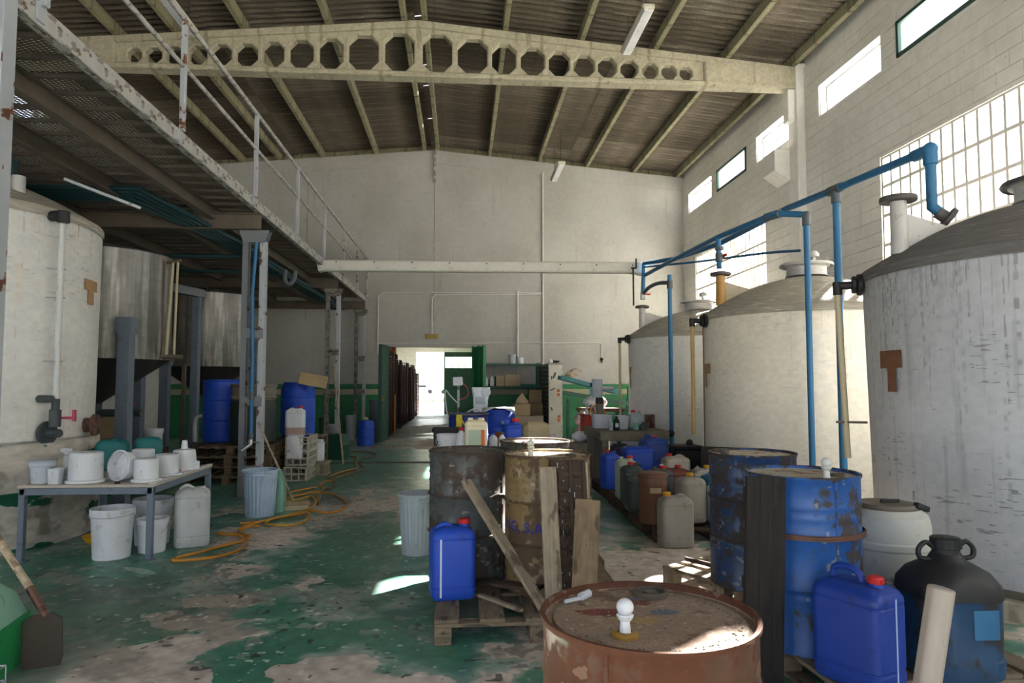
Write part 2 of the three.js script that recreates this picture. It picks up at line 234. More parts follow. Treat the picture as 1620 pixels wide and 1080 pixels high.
const tankFar = M(tankSurf([212, 210, 205], [224, 221, 215], [180, 172, 158], 80, 221, 0.2, 0.4), { bump: 0.004 });
const tankLeft = M(tankSurf([206, 204, 197], [222, 220, 213], [176, 152, 126], 110, 231, 0.2, 0.5), { bump: 0.004 });
const domeSurf = (a, b, s) => surf(512, 512, 0, (u, v) => { const n = fbm(u, v, 10, 5, 6, s), f = fbm(u, v, 60, 60, 3, s + 1); let c = mix(a, b, n); c = mix(c, mul(b, 1.35), ss(0.74, 0.8, fbm(u, v, 40, 40, 3, s + 2)) * 0.6); return [mul(c, 0.88 + 0.24 * f), 0.9, f]; });
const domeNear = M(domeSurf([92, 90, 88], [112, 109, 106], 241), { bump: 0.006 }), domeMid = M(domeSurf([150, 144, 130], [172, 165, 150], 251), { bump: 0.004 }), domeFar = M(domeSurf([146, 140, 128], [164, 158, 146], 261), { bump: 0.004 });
const inox = (s) => surf(1024, 512, 0, (u, v) => { const st = fbm(u, v, 110, 2, 4, s), n = fbm(u, v, 8, 3, 5, s + 1), f = fbm(u, v, 60, 30, 3, s + 2), ru = ss(0.5, 0.7, n * 0.55 + st * 0.45), wh = ss(0.56, 0.7, fbm(u, v, 70, 2, 4, s + 5)); let c = mix([104, 102, 97], [146, 144, 138], ss(0.25, 0.75, st)); c = mix(c, [196, 195, 190], wh * 0.4); c = mix(c, [116, 90, 64], ru * 0.6); return [mul(c, 0.92 + 0.16 * f), 0.3 + 0.35 * st, st, 0.8 - 0.5 * ru]; });
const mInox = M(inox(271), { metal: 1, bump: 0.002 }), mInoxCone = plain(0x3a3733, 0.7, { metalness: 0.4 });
const mCream2 = P_(0xc9c4b4), mDuct = P_(0xcfccc2), mBrass = P_(0xa09048), mPink2 = P_(0xb83a5c), mRust = M(steelRusty, { color: 0xa0705a });
const mBlueDeep = P_(0x103690), mDirtyWhite = M(surf(512, 512, 0, (u, v) => { const n = fbm(u, v, 8, 8, 6, 531), st = fbm(u, v, 40, 5, 4, 532); let c = mix([166, 168, 162], [186, 188, 182], n); c = mix(c, [92, 84, 72], ss(0.58, 0.7, n * 0.5 + st * 0.5) * 0.6); return [c, 0.6, n]; })), mCarboy = M(surf(256, 256, 0.6, (u, v) => { const n = fbm(u, v, 5, 5, 5, 541); return [mix(mix([22, 50, 78], [30, 74, 110], n), [40, 40, 42], ss(0.55, 0.75, fbm(u, v, 8, 6, 4, 542))), 0.6, n]; }));
const mPale2 = M(paleWood, { bump: 0.003, color: 0xefe6d8 }), mRedCard = M(card, { color: 0xb06050 }), mYellowGlove = P_(0xc8b41c), mDarkPallet = M(palletWood, { bump: 0.003, color: 0xa89888 }), mBeigeJerry2 = P_(0x9a978c), mGreenWhite = P_(0xa6b09c), mOrangeRed = P_(0xd04020), mBlueSoft = P_(0x24448e), mRedBrown = P_(0x6a3426), mBenchWood = M(conc, { bump: 0.004, color: 0xb4b2ae }), mCabinet = P_(0x8f8f86), mCabinetDoor = P_(0xd6d2c4), mGreenSteel = P_(0x1d4a40), mBlueGreen = P_(0x2a6a70), mGreenPost = P_(0x1f7a4c), mBagBeige = P_(0xb5a482), mSack = P_(0xdedee0), mFoil = plain(0xb4b5b8, 0.35, { metalness: 0.6 }), mSackPink = P_(0xe0cfc8), mRedCrate = P_(0xa83428);
const mLightGreyPail = P_(0xbcc4cc), mShovel = M(steelDark, { color: 0xb0aca4 }), mGreenBright = P_(0x1c8a4c), mPalletLeft = M(palletWood, { bump: 0.003, color: 0xd8d0c0 }), mDarkTank = P_(0x1e2b26), mCollar = P_(0x6e675a), mCrateW = P_(0xb9b3a4), mPinkish = P_(0xa48c82), mConcBlock = M(conc, { bump: 0.004, color: 0xd8d4c8 }), mGreyDark = P_(0x5a6268), mHoseY = P_(0xc09a3a), mGreenDoor = P_(0x1f4f3e), mTray = P_(0x32261f), mTrayRed = P_(0x4e2420), mLeaf = plain(0x8a9440, 0.8);

// ---------------------------------------------------------------- the building (x: -7.9 to 6.4, gable wall at z = -19.5, rear wall at z = 6)
const XL = -7.9, XR = 6.4, ZB = -19.5, ZF = 6, RX = -0.8, roofAt = (x) => 8.28 - 0.09 * abs(x - RX);
const floorFn = (X, Z, near) => { // worn green floor paint over concrete, by place
  const U = (X + 10) / 16, V = (Z + 40) / 64, N = (fx, o, s) => fbm(U, V, fx, fx * 4, o, s);
  const big = N(7, 5, 301), mid = N(20, 3, 302), chip = N(80, 6, 309), fine = N(260, 2, 303), dirt = N(5, 5, 304), wob = N(44, 3, 310) - 0.5;
  let b = big * 0.76 + mid * 0.17 + chip * 0.07;
  for (const [x, z, rx, rz, k] of FLOORSPOTS) { const q = hypot((X - x) / rx, (Z - z) / rz) + 1.0 * wob; if (q < 1.6) b += k * ss(1.6, 0.6, q); }
  const left = ss(-2.2, -3.6, X) * ss(-9, -6, Z);
  b += left * 0.01 - 0.02;
  const bare = ss(0.524, 0.5275, b + 0.1 * (chip - 0.5) + 0.03 * (fine - 0.5)), worn = ss(0.4, 0.52, b * 0.8 + chip * 0.2), scrape = ss(0.66, 0.69, N(140, 5, 311));
  let c = mix([56, 116, 94], [88, 142, 122], mid * 0.5 + chip * 0.5); c = mix(c, [158, 170, 160], worn * ss(0.32, 0.56, chip * 0.6 + mid * 0.4) * 0.9); c = mix(c, [164, 158, 146], scrape * 0.6 * (1 - bare));
  c = mix(c, mix([184, 171, 160], [208, 197, 187], mid * 0.6 + fine * 0.4), bare * 0.97);
  c = mix(c, [110, 104, 94], ss(0.56, 0.62, dirt * 0.65 + chip * 0.35) * 0.4); c = mix(c, [66, 70, 64], ss(0.62, 0.68, N(12, 5, 306) * 0.75 + fine * 0.25) * 0.5);
  c = mix(c, [210, 208, 200], ss(0.8, 0.82, N(300, 2, 307)) * 0.7); c = mix(c, [52, 48, 44], ss(0.8, 0.82, N(240, 2, 312)) * 0.6);
  for (const [x, z, rx, rz, a] of SPILLS) { const dx = X - x, dz = Z - z, q = hypot((dx * cos(a) + dz * sin(a)) / rx, (dz * cos(a) - dx * sin(a)) / rz) + 1.4 * (wob + 0.5 + 0.5 * (chip - 0.5) - 0.5); c = mix(c, [204, 202, 196], ss(1, 0.7, q) * 0.6); }
  return [mul(c, 0.88 + 0.24 * fine), 0.27 + 0.34 * bare + 0.26 * dirt, 0.62 - 0.35 * bare + 0.3 * (fine - 0.5) + 0.1 * chip];
};
const SPILLS = [[1.5, -7.4, 0.5, 0.1, 0.9], [1.62, -6.7, 0.2, 0.15, 0.4], [-2.62, -5.9, 0.3, 0.06, 0.6], [-1.05, -11.2, 0.3, 0.12, 0.2]];
const FLOORSPOTS = [[-1.57, -4.57, 0.42, 0.4, 0.16], [-1.48, -4.0, 0.5, 0.3, 0.16], [-1.44, -5.55, 0.4, 0.55, 0.13], [-0.86, -4.96, 0.3, 0.5, 0.14], [-0.73, -3.95, 0.28, 0.26, 0.12], [-1.72, -6.6, 0.3, 0.7, 0.09], [-1.93, -4.6, 0.25, 0.2, 0.1], [-1.03, -4.26, 0.32, 0.28, -0.16], [-0.62, -4.23, 0.3, 0.3, -0.12], [-1.31, -6.0, 0.3, 0.3, -0.1], [-1.13, -3.99, 0.2, 0.2, -0.12], [-1.2, -7.2, 0.8, 0.8, -0.05], [-2.3, -4.9, 0.5, 0.6, 0.03], [1.4, -5.5, 0.5, 1.2, 0.05], [-1.4, -10, 1.5, 2.6, -0.1], [-1, -13, 2, 3, -0.1], [1.5, -8.5, 0.8, 2.6, -0.07], [-1.9, -8.3, 0.6, 0.9, -0.06]];
function floorPiece(x0, x1, z0, z1, W, H) {
  const s = surf(W, H, 0, (u, v) => floorFn(x0 + u * (x1 - x0), z0 + v * (z1 - z0)));
  s.map.wrapS = s.map.wrapT = s.orm.wrapS = s.orm.wrapT = THREE.ClampToEdgeWrapping;
  const g = bx(x1 - x0, 0.2, z1 - z0, (x0 + x1) / 2, -0.1, (z0 + z1) / 2, 0, 0, 0, 0.001), p = g.attributes.position, uv = g.attributes.uv;
  for (let i = 0; i < p.count; i++) uv.setXY(i, (p.getX(i) - x0) / (x1 - x0), (p.getZ(i) - z0) / (z1 - z0));
  return S('floor', g, M(s, { bump: 0.0025 }));
}
floorPiece(-4.6, 3.2, -10, -2.2, 2048, 2048);
floorPiece(-4.6, 3.2, -33.4, -10, 768, 1536);
floorPiece(XL, -4.6, -19.7, -2.2, 512, 1024); floorPiece(3.2, XR, -19.7, -2.2, 512, 1024); floorPiece(XL, XR, -2.2, ZF, 512, 512);
{ // drain channel across the floor
  const f = S('floor_drain', bx(4.6, 0.01, 0.16, -0.6, 0.004, -13.3), mDark); void f;
}

const outline = (x0, x1, y0, top) => [[x0, y0], [x1, y0], [x1, top(x1)], ...(x0 < RX && x1 > RX ? [[RX, top(RX)]] : []), [x0, top(x0)]];
const wb = S('wall_back'); // gable wall with the opening to the annex
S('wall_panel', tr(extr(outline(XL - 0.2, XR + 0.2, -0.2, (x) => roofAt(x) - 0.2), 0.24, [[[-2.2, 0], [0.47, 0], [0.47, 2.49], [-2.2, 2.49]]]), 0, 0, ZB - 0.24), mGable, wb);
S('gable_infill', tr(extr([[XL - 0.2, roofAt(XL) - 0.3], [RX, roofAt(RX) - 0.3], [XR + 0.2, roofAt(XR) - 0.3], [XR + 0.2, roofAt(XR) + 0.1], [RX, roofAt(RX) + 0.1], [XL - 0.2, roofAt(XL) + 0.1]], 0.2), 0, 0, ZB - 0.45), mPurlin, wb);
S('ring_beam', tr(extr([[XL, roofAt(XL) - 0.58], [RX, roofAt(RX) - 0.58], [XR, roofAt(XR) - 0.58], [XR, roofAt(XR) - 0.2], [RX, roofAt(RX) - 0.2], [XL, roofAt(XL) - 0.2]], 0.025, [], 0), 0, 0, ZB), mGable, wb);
for (const [x0, x1] of [[XL, -2.22], [0.5, XR]]) {
  for (const [y0, y1, m, n] of [[0, 1.17, mDado, 'dado'], [1.17, 1.32, mStripe, 'dado_stripe'], [1.32, 1.46, mDado, 'dado']]) S(n, bx(x1 - x0, y1 - y0, 0.008, (x0 + x1) / 2, (y0 + y1) / 2, ZB + 0.004, 0, 0, 0, 0.001), m, wb);
}
for (const x of [-0.78, -4.3]) S('panel_joint', bx(0.02, 4, 0.006, x, 5.2, ZB + 0.003, 0, 0, 0, 0.001), mPurlin, wb);

// side wall of painted blocks with clerestory and lattice windows
// (the far side has a single opening)
const clere = [[-19.0, -17.2], [-16.8, -15.0], [-14.45, -12.8], [-11.8, -9.95], [-9.55, -7.75], [-7.05, -5.6], [-5.0, -3.2], [-2.75, -0.95], [-0.4, 1.3]], CY = [6.27, 6.82];
const clereLeft = [[-13.5, -12.1]], lattice = [[-18.5, -14.1], [-10.05, -5.65], [-3.1, 1.3]], LY = [2.68, 4.93];
const rect = (a, b, c, d) => [[a, c], [b, c], [b, d], [a, d]];
function sideWall(name, X, s, big) { // s = -1: room lies towards -x
  const w = S(name), holes = [...(big ? clere : clereLeft).map(([a, b]) => rect(a, b, ...CY)), ...(big ? lattice.map(([a, b]) => rect(a, b, ...LY)) : [rect(-0.6, 5.2, 0, 5.2)])];
  const g = extr([[ZB - 0.2, -0.2], [ZF + 0.2, -0.2], [ZF + 0.2, roofAt(X) + 0.12], [ZB - 0.2, roofAt(X) + 0.12]], 0.22, holes);
  g.applyMatrix4(new THREE.Matrix4().makeBasis(new THREE.Vector3(0, 0, 1), new THREE.Vector3(0, 1, 0), new THREE.Vector3(-s, 0, 0))); // shape x -> z, depth -> outwards
  S('wall_core', boxUV(tr(s < 0 ? flip(g) : g, X - s * 0.02, 0, 0)), mBlock, w); return w;
}
const wr = sideWall('wall_right', XR, -1, true), wl = sideWall('wall_left', XL, 1, false);
{ // the courses of blocks, joints recessed
  const CH = 0.2, L = 0.4, all = [], holes = [...clere.map((c) => [...c, ...CY]), ...lattice.map((c) => [...c, ...LY])];
  const face = (z0, z1, y0, y1) => { // a bevelled slab without its back
    const c = 0.003, d = 0.0145 + 0.001 * rnd(), P = [], q = (a, b, e, f) => P.push(...a, ...b, ...e, ...a, ...e, ...f);
    z0 += 0.0004; z1 -= 0.0004; y0 += 0.0015; y1 -= 0.0015;
    const o = [[0, y0, z0], [0, y0, z1], [0, y1, z1], [0, y1, z0]], i = [[-d, y0 + c, z0 + c], [-d, y0 + c, z1 - c], [-d, y1 - c, z1 - c], [-d, y1 - c, z0 + c]];
    q(i[0], i[1], i[2], i[3]); for (let k = 0; k < 4; k++) q(o[k], o[(k + 1) % 4], i[(k + 1) % 4], i[k]);
    const g = new THREE.BufferGeometry(); g.setAttribute('position', new THREE.Float32BufferAttribute(P, 3)); g.computeVertexNormals(); return boxUV(g.translate(XR + 0.005, 0, 0));
  };
  for (let r = 7; r < 37; r++) for (let k = -1; k < 42; k++) {
    const y0 = r * CH, y1 = min(y0 + CH, roofAt(XR)); let z0 = ZB + k * L + (r % 2) * L / 2, z1 = z0 + L; z0 = max(z0, ZB); if (z1 > -3 || z1 < z0 + 0.05) continue;
    let rects = [[z0, z1, y0, y1]];
    for (const [a, b, c, d] of holes) rects = rects.flatMap(([p, q, s, t]) => (q <= a || p >= b || t <= c || s >= d) ? [[p, q, s, t]] : [[p, min(q, a), s, t], [max(p, b), q, s, t], [max(p, a), min(q, b), s, min(t, c)], [max(p, a), min(q, b), max(s, d), t]].filter(([p, q, s, t]) => q - p > 0.03 && t - s > 0.03));
    for (const R of rects) all.push(R);
  }
  const score = ([a, b, c, d]) => { const z = -(a + b) / 2; return z < 7.2 ? 1e6 + z : hypot(z, XR) + (c < 2.4 ? 20 : 0); };
  all.sort((a, b) => score(a) - score(b));
  all.slice(0, 300).forEach((r) => S('block', face(...r), mBlock, wr));
  const rest = S('block_facing', mg(all.slice(300).map((r) => face(...r))), mBlock, wr); rest.userData.kind = 'stuff';
}
S('wall_rear', tr(extr(outline(XL - 0.2, XR + 0.2, -0.2, (x) => roofAt(x) + 0.1), 0.24, [[[-4.4, 0], [4.0, 0], [4.0, 5.2], [-4.4, 5.2]]]), 0, 0, ZF), mWall); // the open gateway behind the photographer
const mGlass = new THREE.MeshPhysicalMaterial({ color: 0xffffff, roughness: 0.0, transmission: 1, thickness: 0, ior: 1.45, side: THREE.DoubleSide });
const mGreenFrame = plain(0x2c4a44, 0.5), mLattice = M(wallPaint, { bump: 0.002, color: 0xf4f2ec });
function clereWindow(X, s, [z0, z1], dark) {
  const w = S('window_1'), zc = (z0 + z1) / 2, W = z1 - z0, H = CY[1] - CY[0], yc = (CY[0] + CY[1]) / 2, x = dark ? X : X - s * 0.16, t = dark ? 0.055 : 0.03;
  S('window_frame', mg(bx(0.06, t, W, x, CY[0] + t / 2, zc), bx(0.06, t, W, x, CY[1] - t / 2, zc), bx(0.06, H, t, x, yc, z0 + t / 2), bx(0.06, H, t, x, yc, z1 - t / 2)), dark ? mGreenFrame : mSteel, w);
  const g = new THREE.PlaneGeometry(W - 2 * t, H - 2 * t); g.rotateY(PI / 2); S('pane', g.translate(x, yc, zc), mGlass, w);
}
clere.forEach((c, i) => { clereWindow(XR, -1, c, i === 1 || i === 4); }); clereWindow(XL, 1, clereLeft[0], false);
const paneGeo = new THREE.PlaneGeometry(0.19, 0.41).rotateY(PI / 2), vbar = bx(0.09, LY[1] - LY[0], 0.046, 0, 0, 0), hbar = bx(0.09, 0.05, 4.4, 0, 0, 0);
lattice.forEach(([z0, z1]) => {
  const w = S('window_2'), n = 20, dz = (z1 - z0) / n, dy = (LY[1] - LY[0]) / 5, X = XR + 0.06;
  for (let i = 0; i <= n; i++) S('mullion', vbar, mLattice, w).position.set(X, (LY[0] + LY[1]) / 2, z0 + i * dz);
  for (let j = 0; j <= 5; j++) S('transom', hbar, mLattice, w).position.set(X, LY[0] + j * dy, (z0 + z1) / 2);
  for (let i = 0; i < n; i++) for (let j = 0; j < 5; j++) S('pane', paneGeo, mGlass, w).position.set(X + 0.01, LY[0] + (j + 0.5) * dy, z0 + (i + 0.5) * dz);
});
const pil = S('pillar_right'); S('pillar_shaft', bx(0.2, 7.5, 0.36, XR - 0.06, 3.75, -12.5, 0, 0, 0, 0.015), mBlock, pil); S('corbel', bx(0.14, 0.62, 0.22, XR - 0.22, 6.72, -12.5, 0, 0, 0, 0.015), mBlock, pil);


// roof: corrugated sheets on concrete purlins, ridge caps
const roof = S('roof');
{
  const waves = 6, pitch = 0.177, WZ = waves * pitch, L = 3.95;
  const sheetGeo = (() => { const g = new THREE.PlaneGeometry(L, WZ + 0.02, 4, waves * 6), p = g.attributes.position; for (let i = 0; i < p.count; i++) p.setZ(i, 0.036 * cos((p.getY(i) / pitch) * 2 * PI)); g.rotateX(-PI / 2); g.computeVertexNormals(); const lo = g.clone().translate(0, -0.008, 0); return boxUV(mg(g, lo)); })();
  const ang = Math.atan(0.09), n = Math.ceil((ZF + 0.3 - (ZB - 0.5)) / WZ);
  for (const s of [1, -1]) for (let i = 0; i < n; i++) for (let k = 0; k < 2; k++) {
    const m = S('roof_sheet', sheetGeo, mSheets[flr(hsh(i, k + s, 9) * 3)], roof), d = 0.1 + L / 2 + k * (L - 0.2), x = RX + s * d * cos(ang);
    m.position.set(x, roofAt(x) + 0.05 + (k ? -0.016 : 0), ZB - 0.45 + (i + 0.5) * WZ); m.rotation.z = -s * ang;
  }
  const purX = [-7.3, -6.1, -5.1, -3.92, -2.43, -1.07, -0.7, 0.78, 2.2, 3.58, 4.95, 6.22], PL = ZF - ZB + 0.5;
  const purGeo = mg(bx(0.1, 0.2, PL, 0, 0, 0, 0, 0, 0, 0.012));
  const clipGeo = bx(0.112, 0.21, 0.012, 0, 0, 0, 0, 0, 0, 0.001);
  for (const x of purX) { const p = S('purlin', purGeo, mPurlin, roof); p.position.set(x, roofAt(x) - 0.1, (ZF + ZB) / 2); for (let z = ZB + 0.6; z < -5; z += 1.06) { const c = S('purlin_hook', clipGeo, mDark, p); c.position.set(0, -0.002, z - (ZF + ZB) / 2); } }
  const capGeo = extr([[-0.42, -0.03], [0, 0.04], [0.42, -0.03], [0.42, -0.018], [0, 0.054], [-0.42, -0.018]], 1.0);
  let z = ZB - 0.5; for (let i = 0; z < ZF; i++) { const c = S('ridge_cap', capGeo, mSheets[2], roof); c.position.set(RX, roofAt(RX) + 0.1, z); z += [1, 3, 4, 6, 10].includes(i) ? 1.05 : 0.99; }
}

// annex behind the gable, and the yard beyond
S('wall_annex_left', bx(0.2, 3.6, 14, -3.3, 1.7, -26.7), mWall); S('wall_annex_right', bx(0.2, 3.6, 14, 1.9, 1.7, -26.7), mWall);
S('ceiling_annex', bx(5.6, 0.2, 14, -0.7, 3.5, -26.7), mConc);
S('wall_annex_back', tr(extr([[-3.3, -0.2], [1.9, -0.2], [1.9, 3.5], [-3.3, 3.5]], 0.2, [[[-2.15, 0], [0.6, 0], [0.6, 2.95], [-2.15, 2.95]]]), 0, 0, -33.6), mWall);
const ground = surf(512, 512, 8, (u, v) => { const n = fbm(u, v, 6, 6, 6, 401); return [mix([158, 156, 150], [182, 180, 174], n), 0.95, n]; });
S('ground', boxUV(new THREE.BoxGeometry(240, 0.1, 260).translate(0, -0.26, -60)), M(ground));
S('kerb', bx(40, 0.5, 0.3, 0, 0.02, -62), mConc);
{
  const hill = (x, z, rx, rz, h, s) => { const g = new THREE.PlaneGeometry(2 * rx, 2 * rz, 40, 24).rotateX(-PI / 2), p = g.attributes.position; for (let i = 0; i < p.count; i++) { const a = p.getX(i) / rx, b = p.getZ(i) / rz, q = max(0, 1 - a * a) * max(0, 1 - b * b); p.setY(i, -0.3 + h * q * (0.7 + 0.6 * fbm((a + 1) / 2, (b + 1) / 2, 5, 5, 4, s))); } g.computeVertexNormals(); return boxUV(g.translate(x, 0, z)); };
  const hs = surf(256, 256, 12, (u, v) => { const n = fbm(u, v, 10, 10, 5, 402); return [mix([150, 156, 126], [186, 184, 158], n), 1, n]; });
  S('hill', hill(-5, -150, 60, 30, 14, 403), M(hs)); S('hill', hill(30, -180, 70, 30, 26, 404), M(hs));
}

// ---------------------------------------------------------------- roof beam, mezzanine, big tanks
{
  const half = [[-0.737, -0.198, 7.85], [-0.094, 0.449, 7.79], [0.535, 0.978, 7.71], [1.064, 1.505, 7.66], [1.583, 1.966, 7.61], [2.04, 2.434, 7.56], [2.499, 2.851, 7.53], [2.925, 3.248, 7.49], [3.336, 3.633, 7.46], [3.699, 3.989, 7.43], [4.046, 4.292, 7.4]];
  const oct = (x0, x1, y0, y1, e) => { x0 += e; x1 -= e; y0 += e; y1 -= e; const c = min(0.15, (x1 - x0) * 0.3, (y1 - y0) * 0.36); return [[x0 + c, y0], [x1 - c, y0], [x1, y0 + c], [x1, y1 - c], [x1 - c, y1], [x0 + c, y1], [x0, y1 - c], [x0, y0 + c]]; };
  const all = half.flatMap(([a, b, t]) => [[a, b, t], [2 * RX - b - 0.02, 2 * RX - a - 0.02, t]]), top = (x) => 8.08 - 0.09 * abs(x - RX), x0 = XL + 0.05, x1 = XR - 0.05;
  const t = T('roof_truss', 'long beige concrete roof beam pierced by a row of octagonal openings, spanning the hall', 'beam', [0, 0, -12.5]);
  part('web', tr(extr(outline(x0, x1, 7.04, (x) => top(x) - 0.02), 0.14, all.map(([a, b, y]) => oct(a, b, 7.15, y, 0)), 0.02), 0, 0, -0.07), mConc, t);
  part('bottom_flange', bx(x1 - x0, 0.09, 0.3, (x0 + x1) / 2, 7.075, 0, 0, 0, 0, 0.02), mConc, t);
  part('top_flange', tr(extr([[x0, top(x0) - 0.12], [RX, top(RX) - 0.13], [x1, top(x1) - 0.12], [x1, top(x1)], [RX, top(RX)], [x0, top(x0)]], 0.26, [], 0.01), 0, 0, -0.13), mConc, t);
  for (const [xa, xb] of [[4.5, x1], [x0, -6.1]]) part('solid_end', tr(extr([[xa, 7.08], [xb, 7.08], [xb, top(xb) - 0.05], [xa, top(xa) - 0.05]], 0.24, [], 0.03), 0, 0, -0.12), mConc, t);
}
// hanging strip lights
{
  const strip = (label, p, tilt) => { const t = T('strip_light', label, 'light', p, 0, 'strip lights hanging from the roof'); part('housing', bx(0.2, 0.09, 1.55, 0, 0, 0, tilt, 0, 0, 0.02), mCream2, t); part('diffuser', bx(0.15, 0.03, 1.5, 0, -0.055, 0, tilt, 0, 0, 0.01), mWhite, t); for (const z of [-0.6, 0.6]) part('hanger', bar([0, 0.04, z], [0.0, roofAt(p[0]) - p[1] + 0.045, z], 0.006, 6), mCable, t); return t; };
  strip('white strip light nearest the camera, cut by the top edge above the roof beam', [2.92, 7.42, -11.2], 0);
  strip('small white strip light hanging on wires near the gable wall', [2.53, 7.12, -18.1], 0);
  strip('pale strip light hanging behind the upper railing of the walkway', [-4.4, 7.2, -10.6], 0);
}
// walkway on the left
const XE = -2.66, DY = 3.88;
{
  const m = T('mezzanine_deck', 'long raised walkway deck of rusty steel with open mesh flooring above the left tanks', 'walkway');
  part('edge_beam', mg(bx(0.012, 0.14, 23.4, XE, DY - 0.07, -7.72), bx(0.07, 0.012, 23.4, XE - 0.035, DY - 0.006, -7.72), bx(0.07, 0.012, 23.4, XE - 0.035, DY - 0.134, -7.72)), mRail, m, 'white painted edge channel with flaking paint');
  for (const x of [-3.3, -4.0, -5.1, -6.3, -7.5]) part('stringer', mg(bx(0.09, 0.012, 23.4, x, DY - 0.06, -7.72), bx(0.012, 0.16, 23.4, x, DY - 0.14, -7.72), bx(0.09, 0.012, 23.4, x, DY - 0.22, -7.72)), mDark, m);
  for (let z = -1.6; z > -19.4; z -= 0.32) part('joist', bx(5.2, 0.04, 0.035, -5.28, DY - 0.035, z), mDark, m);
  for (const z of [-4.0, -9.35, -15.1, -19.35]) part('cross_beam', mg(bx(5.2, 0.014, 0.12, -5.26, DY - 0.15, z), bx(5.2, 0.2, 0.012, -5.26, DY - 0.25, z), bx(5.2, 0.014, 0.12, -5.26, DY - 0.35, z)), mDark, m);
  // expanded metal mesh: zigzag strands laid side by side
  const zig = (sg) => { const gs = []; for (let i = 0; i < 65; i++) { const x = -7.86 + i * 0.08; gs.push([x, 0, x + 0.04, sg * 0.016], [x + 0.04, sg * 0.016, x + 0.08, 0]); } const P = []; const w = 0.0075, h = 0.0012; for (const [a, b, c, d] of gs) { P.push(a, -h, b - w, c, -h, d - w, c, h, d + w, a, -h, b - w, c, h, d + w, a, h, b + w); } const g = new THREE.BufferGeometry(); g.setAttribute('position', new THREE.Float32BufferAttribute(P, 3)); g.computeVertexNormals(); return boxUV(g); };
  const strand = mg(zig(1), zig(-1)), N = 560, im = new THREE.InstancedMesh(strand, mDark, N), mm = new THREE.Matrix4();
  for (let i = 0; i < N; i++) im.setMatrixAt(i, mm.makeTranslation(0, DY - 0.01, -1.5 - i * 0.032));
  im.name = 'mesh_flooring'; im.userData.kind = 'stuff'; m.add(im);
}
{
  const r = T('walkway_railing', 'two-bar pipe railing, white paint rusting, along the walkway edge', 'railing');
  const posts = [-2.3, -4.45, -6.62, -8.95, -11.21, -13.39, -15.58, -17.6, -19.35];
  for (const z of posts) part('post', mg(bx(0.05, 1.07, 0.05, XE + 0.03, DY + 0.515, z, 0, 0, 0, 0.006), bx(0.02, 0.12, 0.1, XE + 0.008, DY - 0.06, z)), z < -15 ? mRail : mSteel, r);
  part('top_rail', bar([XE + 0.03, DY + 1.06, -0.5], [XE + 0.03, DY + 1.06, -19.4], 0.026), mRail, r); part('middle_rail', bar([XE + 0.03, DY + 0.6, -0.5], [XE + 0.03, DY + 0.6, -19.4], 0.022), mRail, r);
}
function column(label, z, y1, mat) {
  const t = T('steel_column', label, 'column', [XE - 0.1, 0, z], 0, 'walkway columns');
  for (const s of [-1, 1]) part('channel', mg(bx(0.012, y1 - 0.15, 0.12, s * 0.145, (y1 - 0.15) / 2, 0), bx(0.07, y1 - 0.15, 0.012, s * 0.11, (y1 - 0.15) / 2, 0.054), bx(0.07, y1 - 0.15, 0.012, s * 0.11, (y1 - 0.15) / 2, -0.054)), s > 0 ? mSteel : mat, t);
  for (let y = 0.35; y < y1 - 0.5; y += 0.9) part('batten', bx(0.28, 0.13, 0.01, 0, y, 0.066), mat, t);
  part('head_plate', mg(extrPlate()), mat, t); t.children.at(-1).position.y = y1 - 0.17; part('foot_plate', bx(0.4, 0.015, 0.3, 0, 0.0075, 0), mat, t); return t;
}
function extrPlate() { return [tr(extr([[-0.14, 0], [0.14, 0], [0.19, 0.14], [0.19, 0.17], [-0.19, 0.17], [-0.14 - 0.05, 0.14]], 0.012), 0, 0, 0.062), tr(extr([[-0.14, 0], [0.14, 0], [0.19, 0.14], [0.19, 0.17], [-0.19, 0.17], [-0.19, 0.14]], 0.012), 0, 0, -0.074), bx(0.38, 0.012, 0.16, 0, 0.164, 0)]; }
const mColG = M(steel, { color: 0xb0b2b2 }), mColR = M(steelRusty, { color: 0xb4b0aa });
column('grey laced walkway column with a blue pipe inside, beside the pale blue bin', -9.45, 3.53, mColG);
column('rust-streaked laced walkway column behind the leaning pale stick', -15.15, 3.53, mColR);
column('furthest laced walkway column, standing in front of the gable wall', -19.2, 3.5, mColR);
one('steel_post', 'flaking white steel post at the left edge of the picture', 'post', mg(bx(0.14, 4.9, 0.012, 0, 2.45, 0), bx(0.012, 4.9, 0.12, 0.064, 2.45, -0.06), bx(0.012, 4.9, 0.12, -0.064, 2.45, -0.06)), mSteel, [-2.7, 0, -4.08]);
{ // blue pipe inside the first column, with its valve
  const t = T('water_pipe', 'thin blue pipe running down inside the nearest laced column to a tap', 'pipe', [XE - 0.1, 0, -9.36]);
  part('pipe', mg(bar([0.02, 0.78, 0], [0.02, 1.7, 0], 0.024), bar([0.02, 1.7, 0], [0.0, 2.7, 0], 0.024), bar([0.0, 2.7, 0], [0.04, 3.36, 0], 0.022)), mPVC, t); part('coupling', cyl(0.034, 0.034, 0.1, 0.02, 1.28, 0), mPVCgrey, t); part('coupling', cyl(0.034, 0.034, 0.08, 0.02, 0.76, 0), mPVCgrey, t);
  part('tap', mg(bar([0.02, 0.77, 0], [0.02, 0.68, 0.03], 0.028), bar([0.02, 0.69, 0.03], [-0.08, 0.62, 0.08], 0.026), bar([0.02, 0.72, 0], [0.14, 0.72, 0.02], 0.012)), mChrome, t);
}
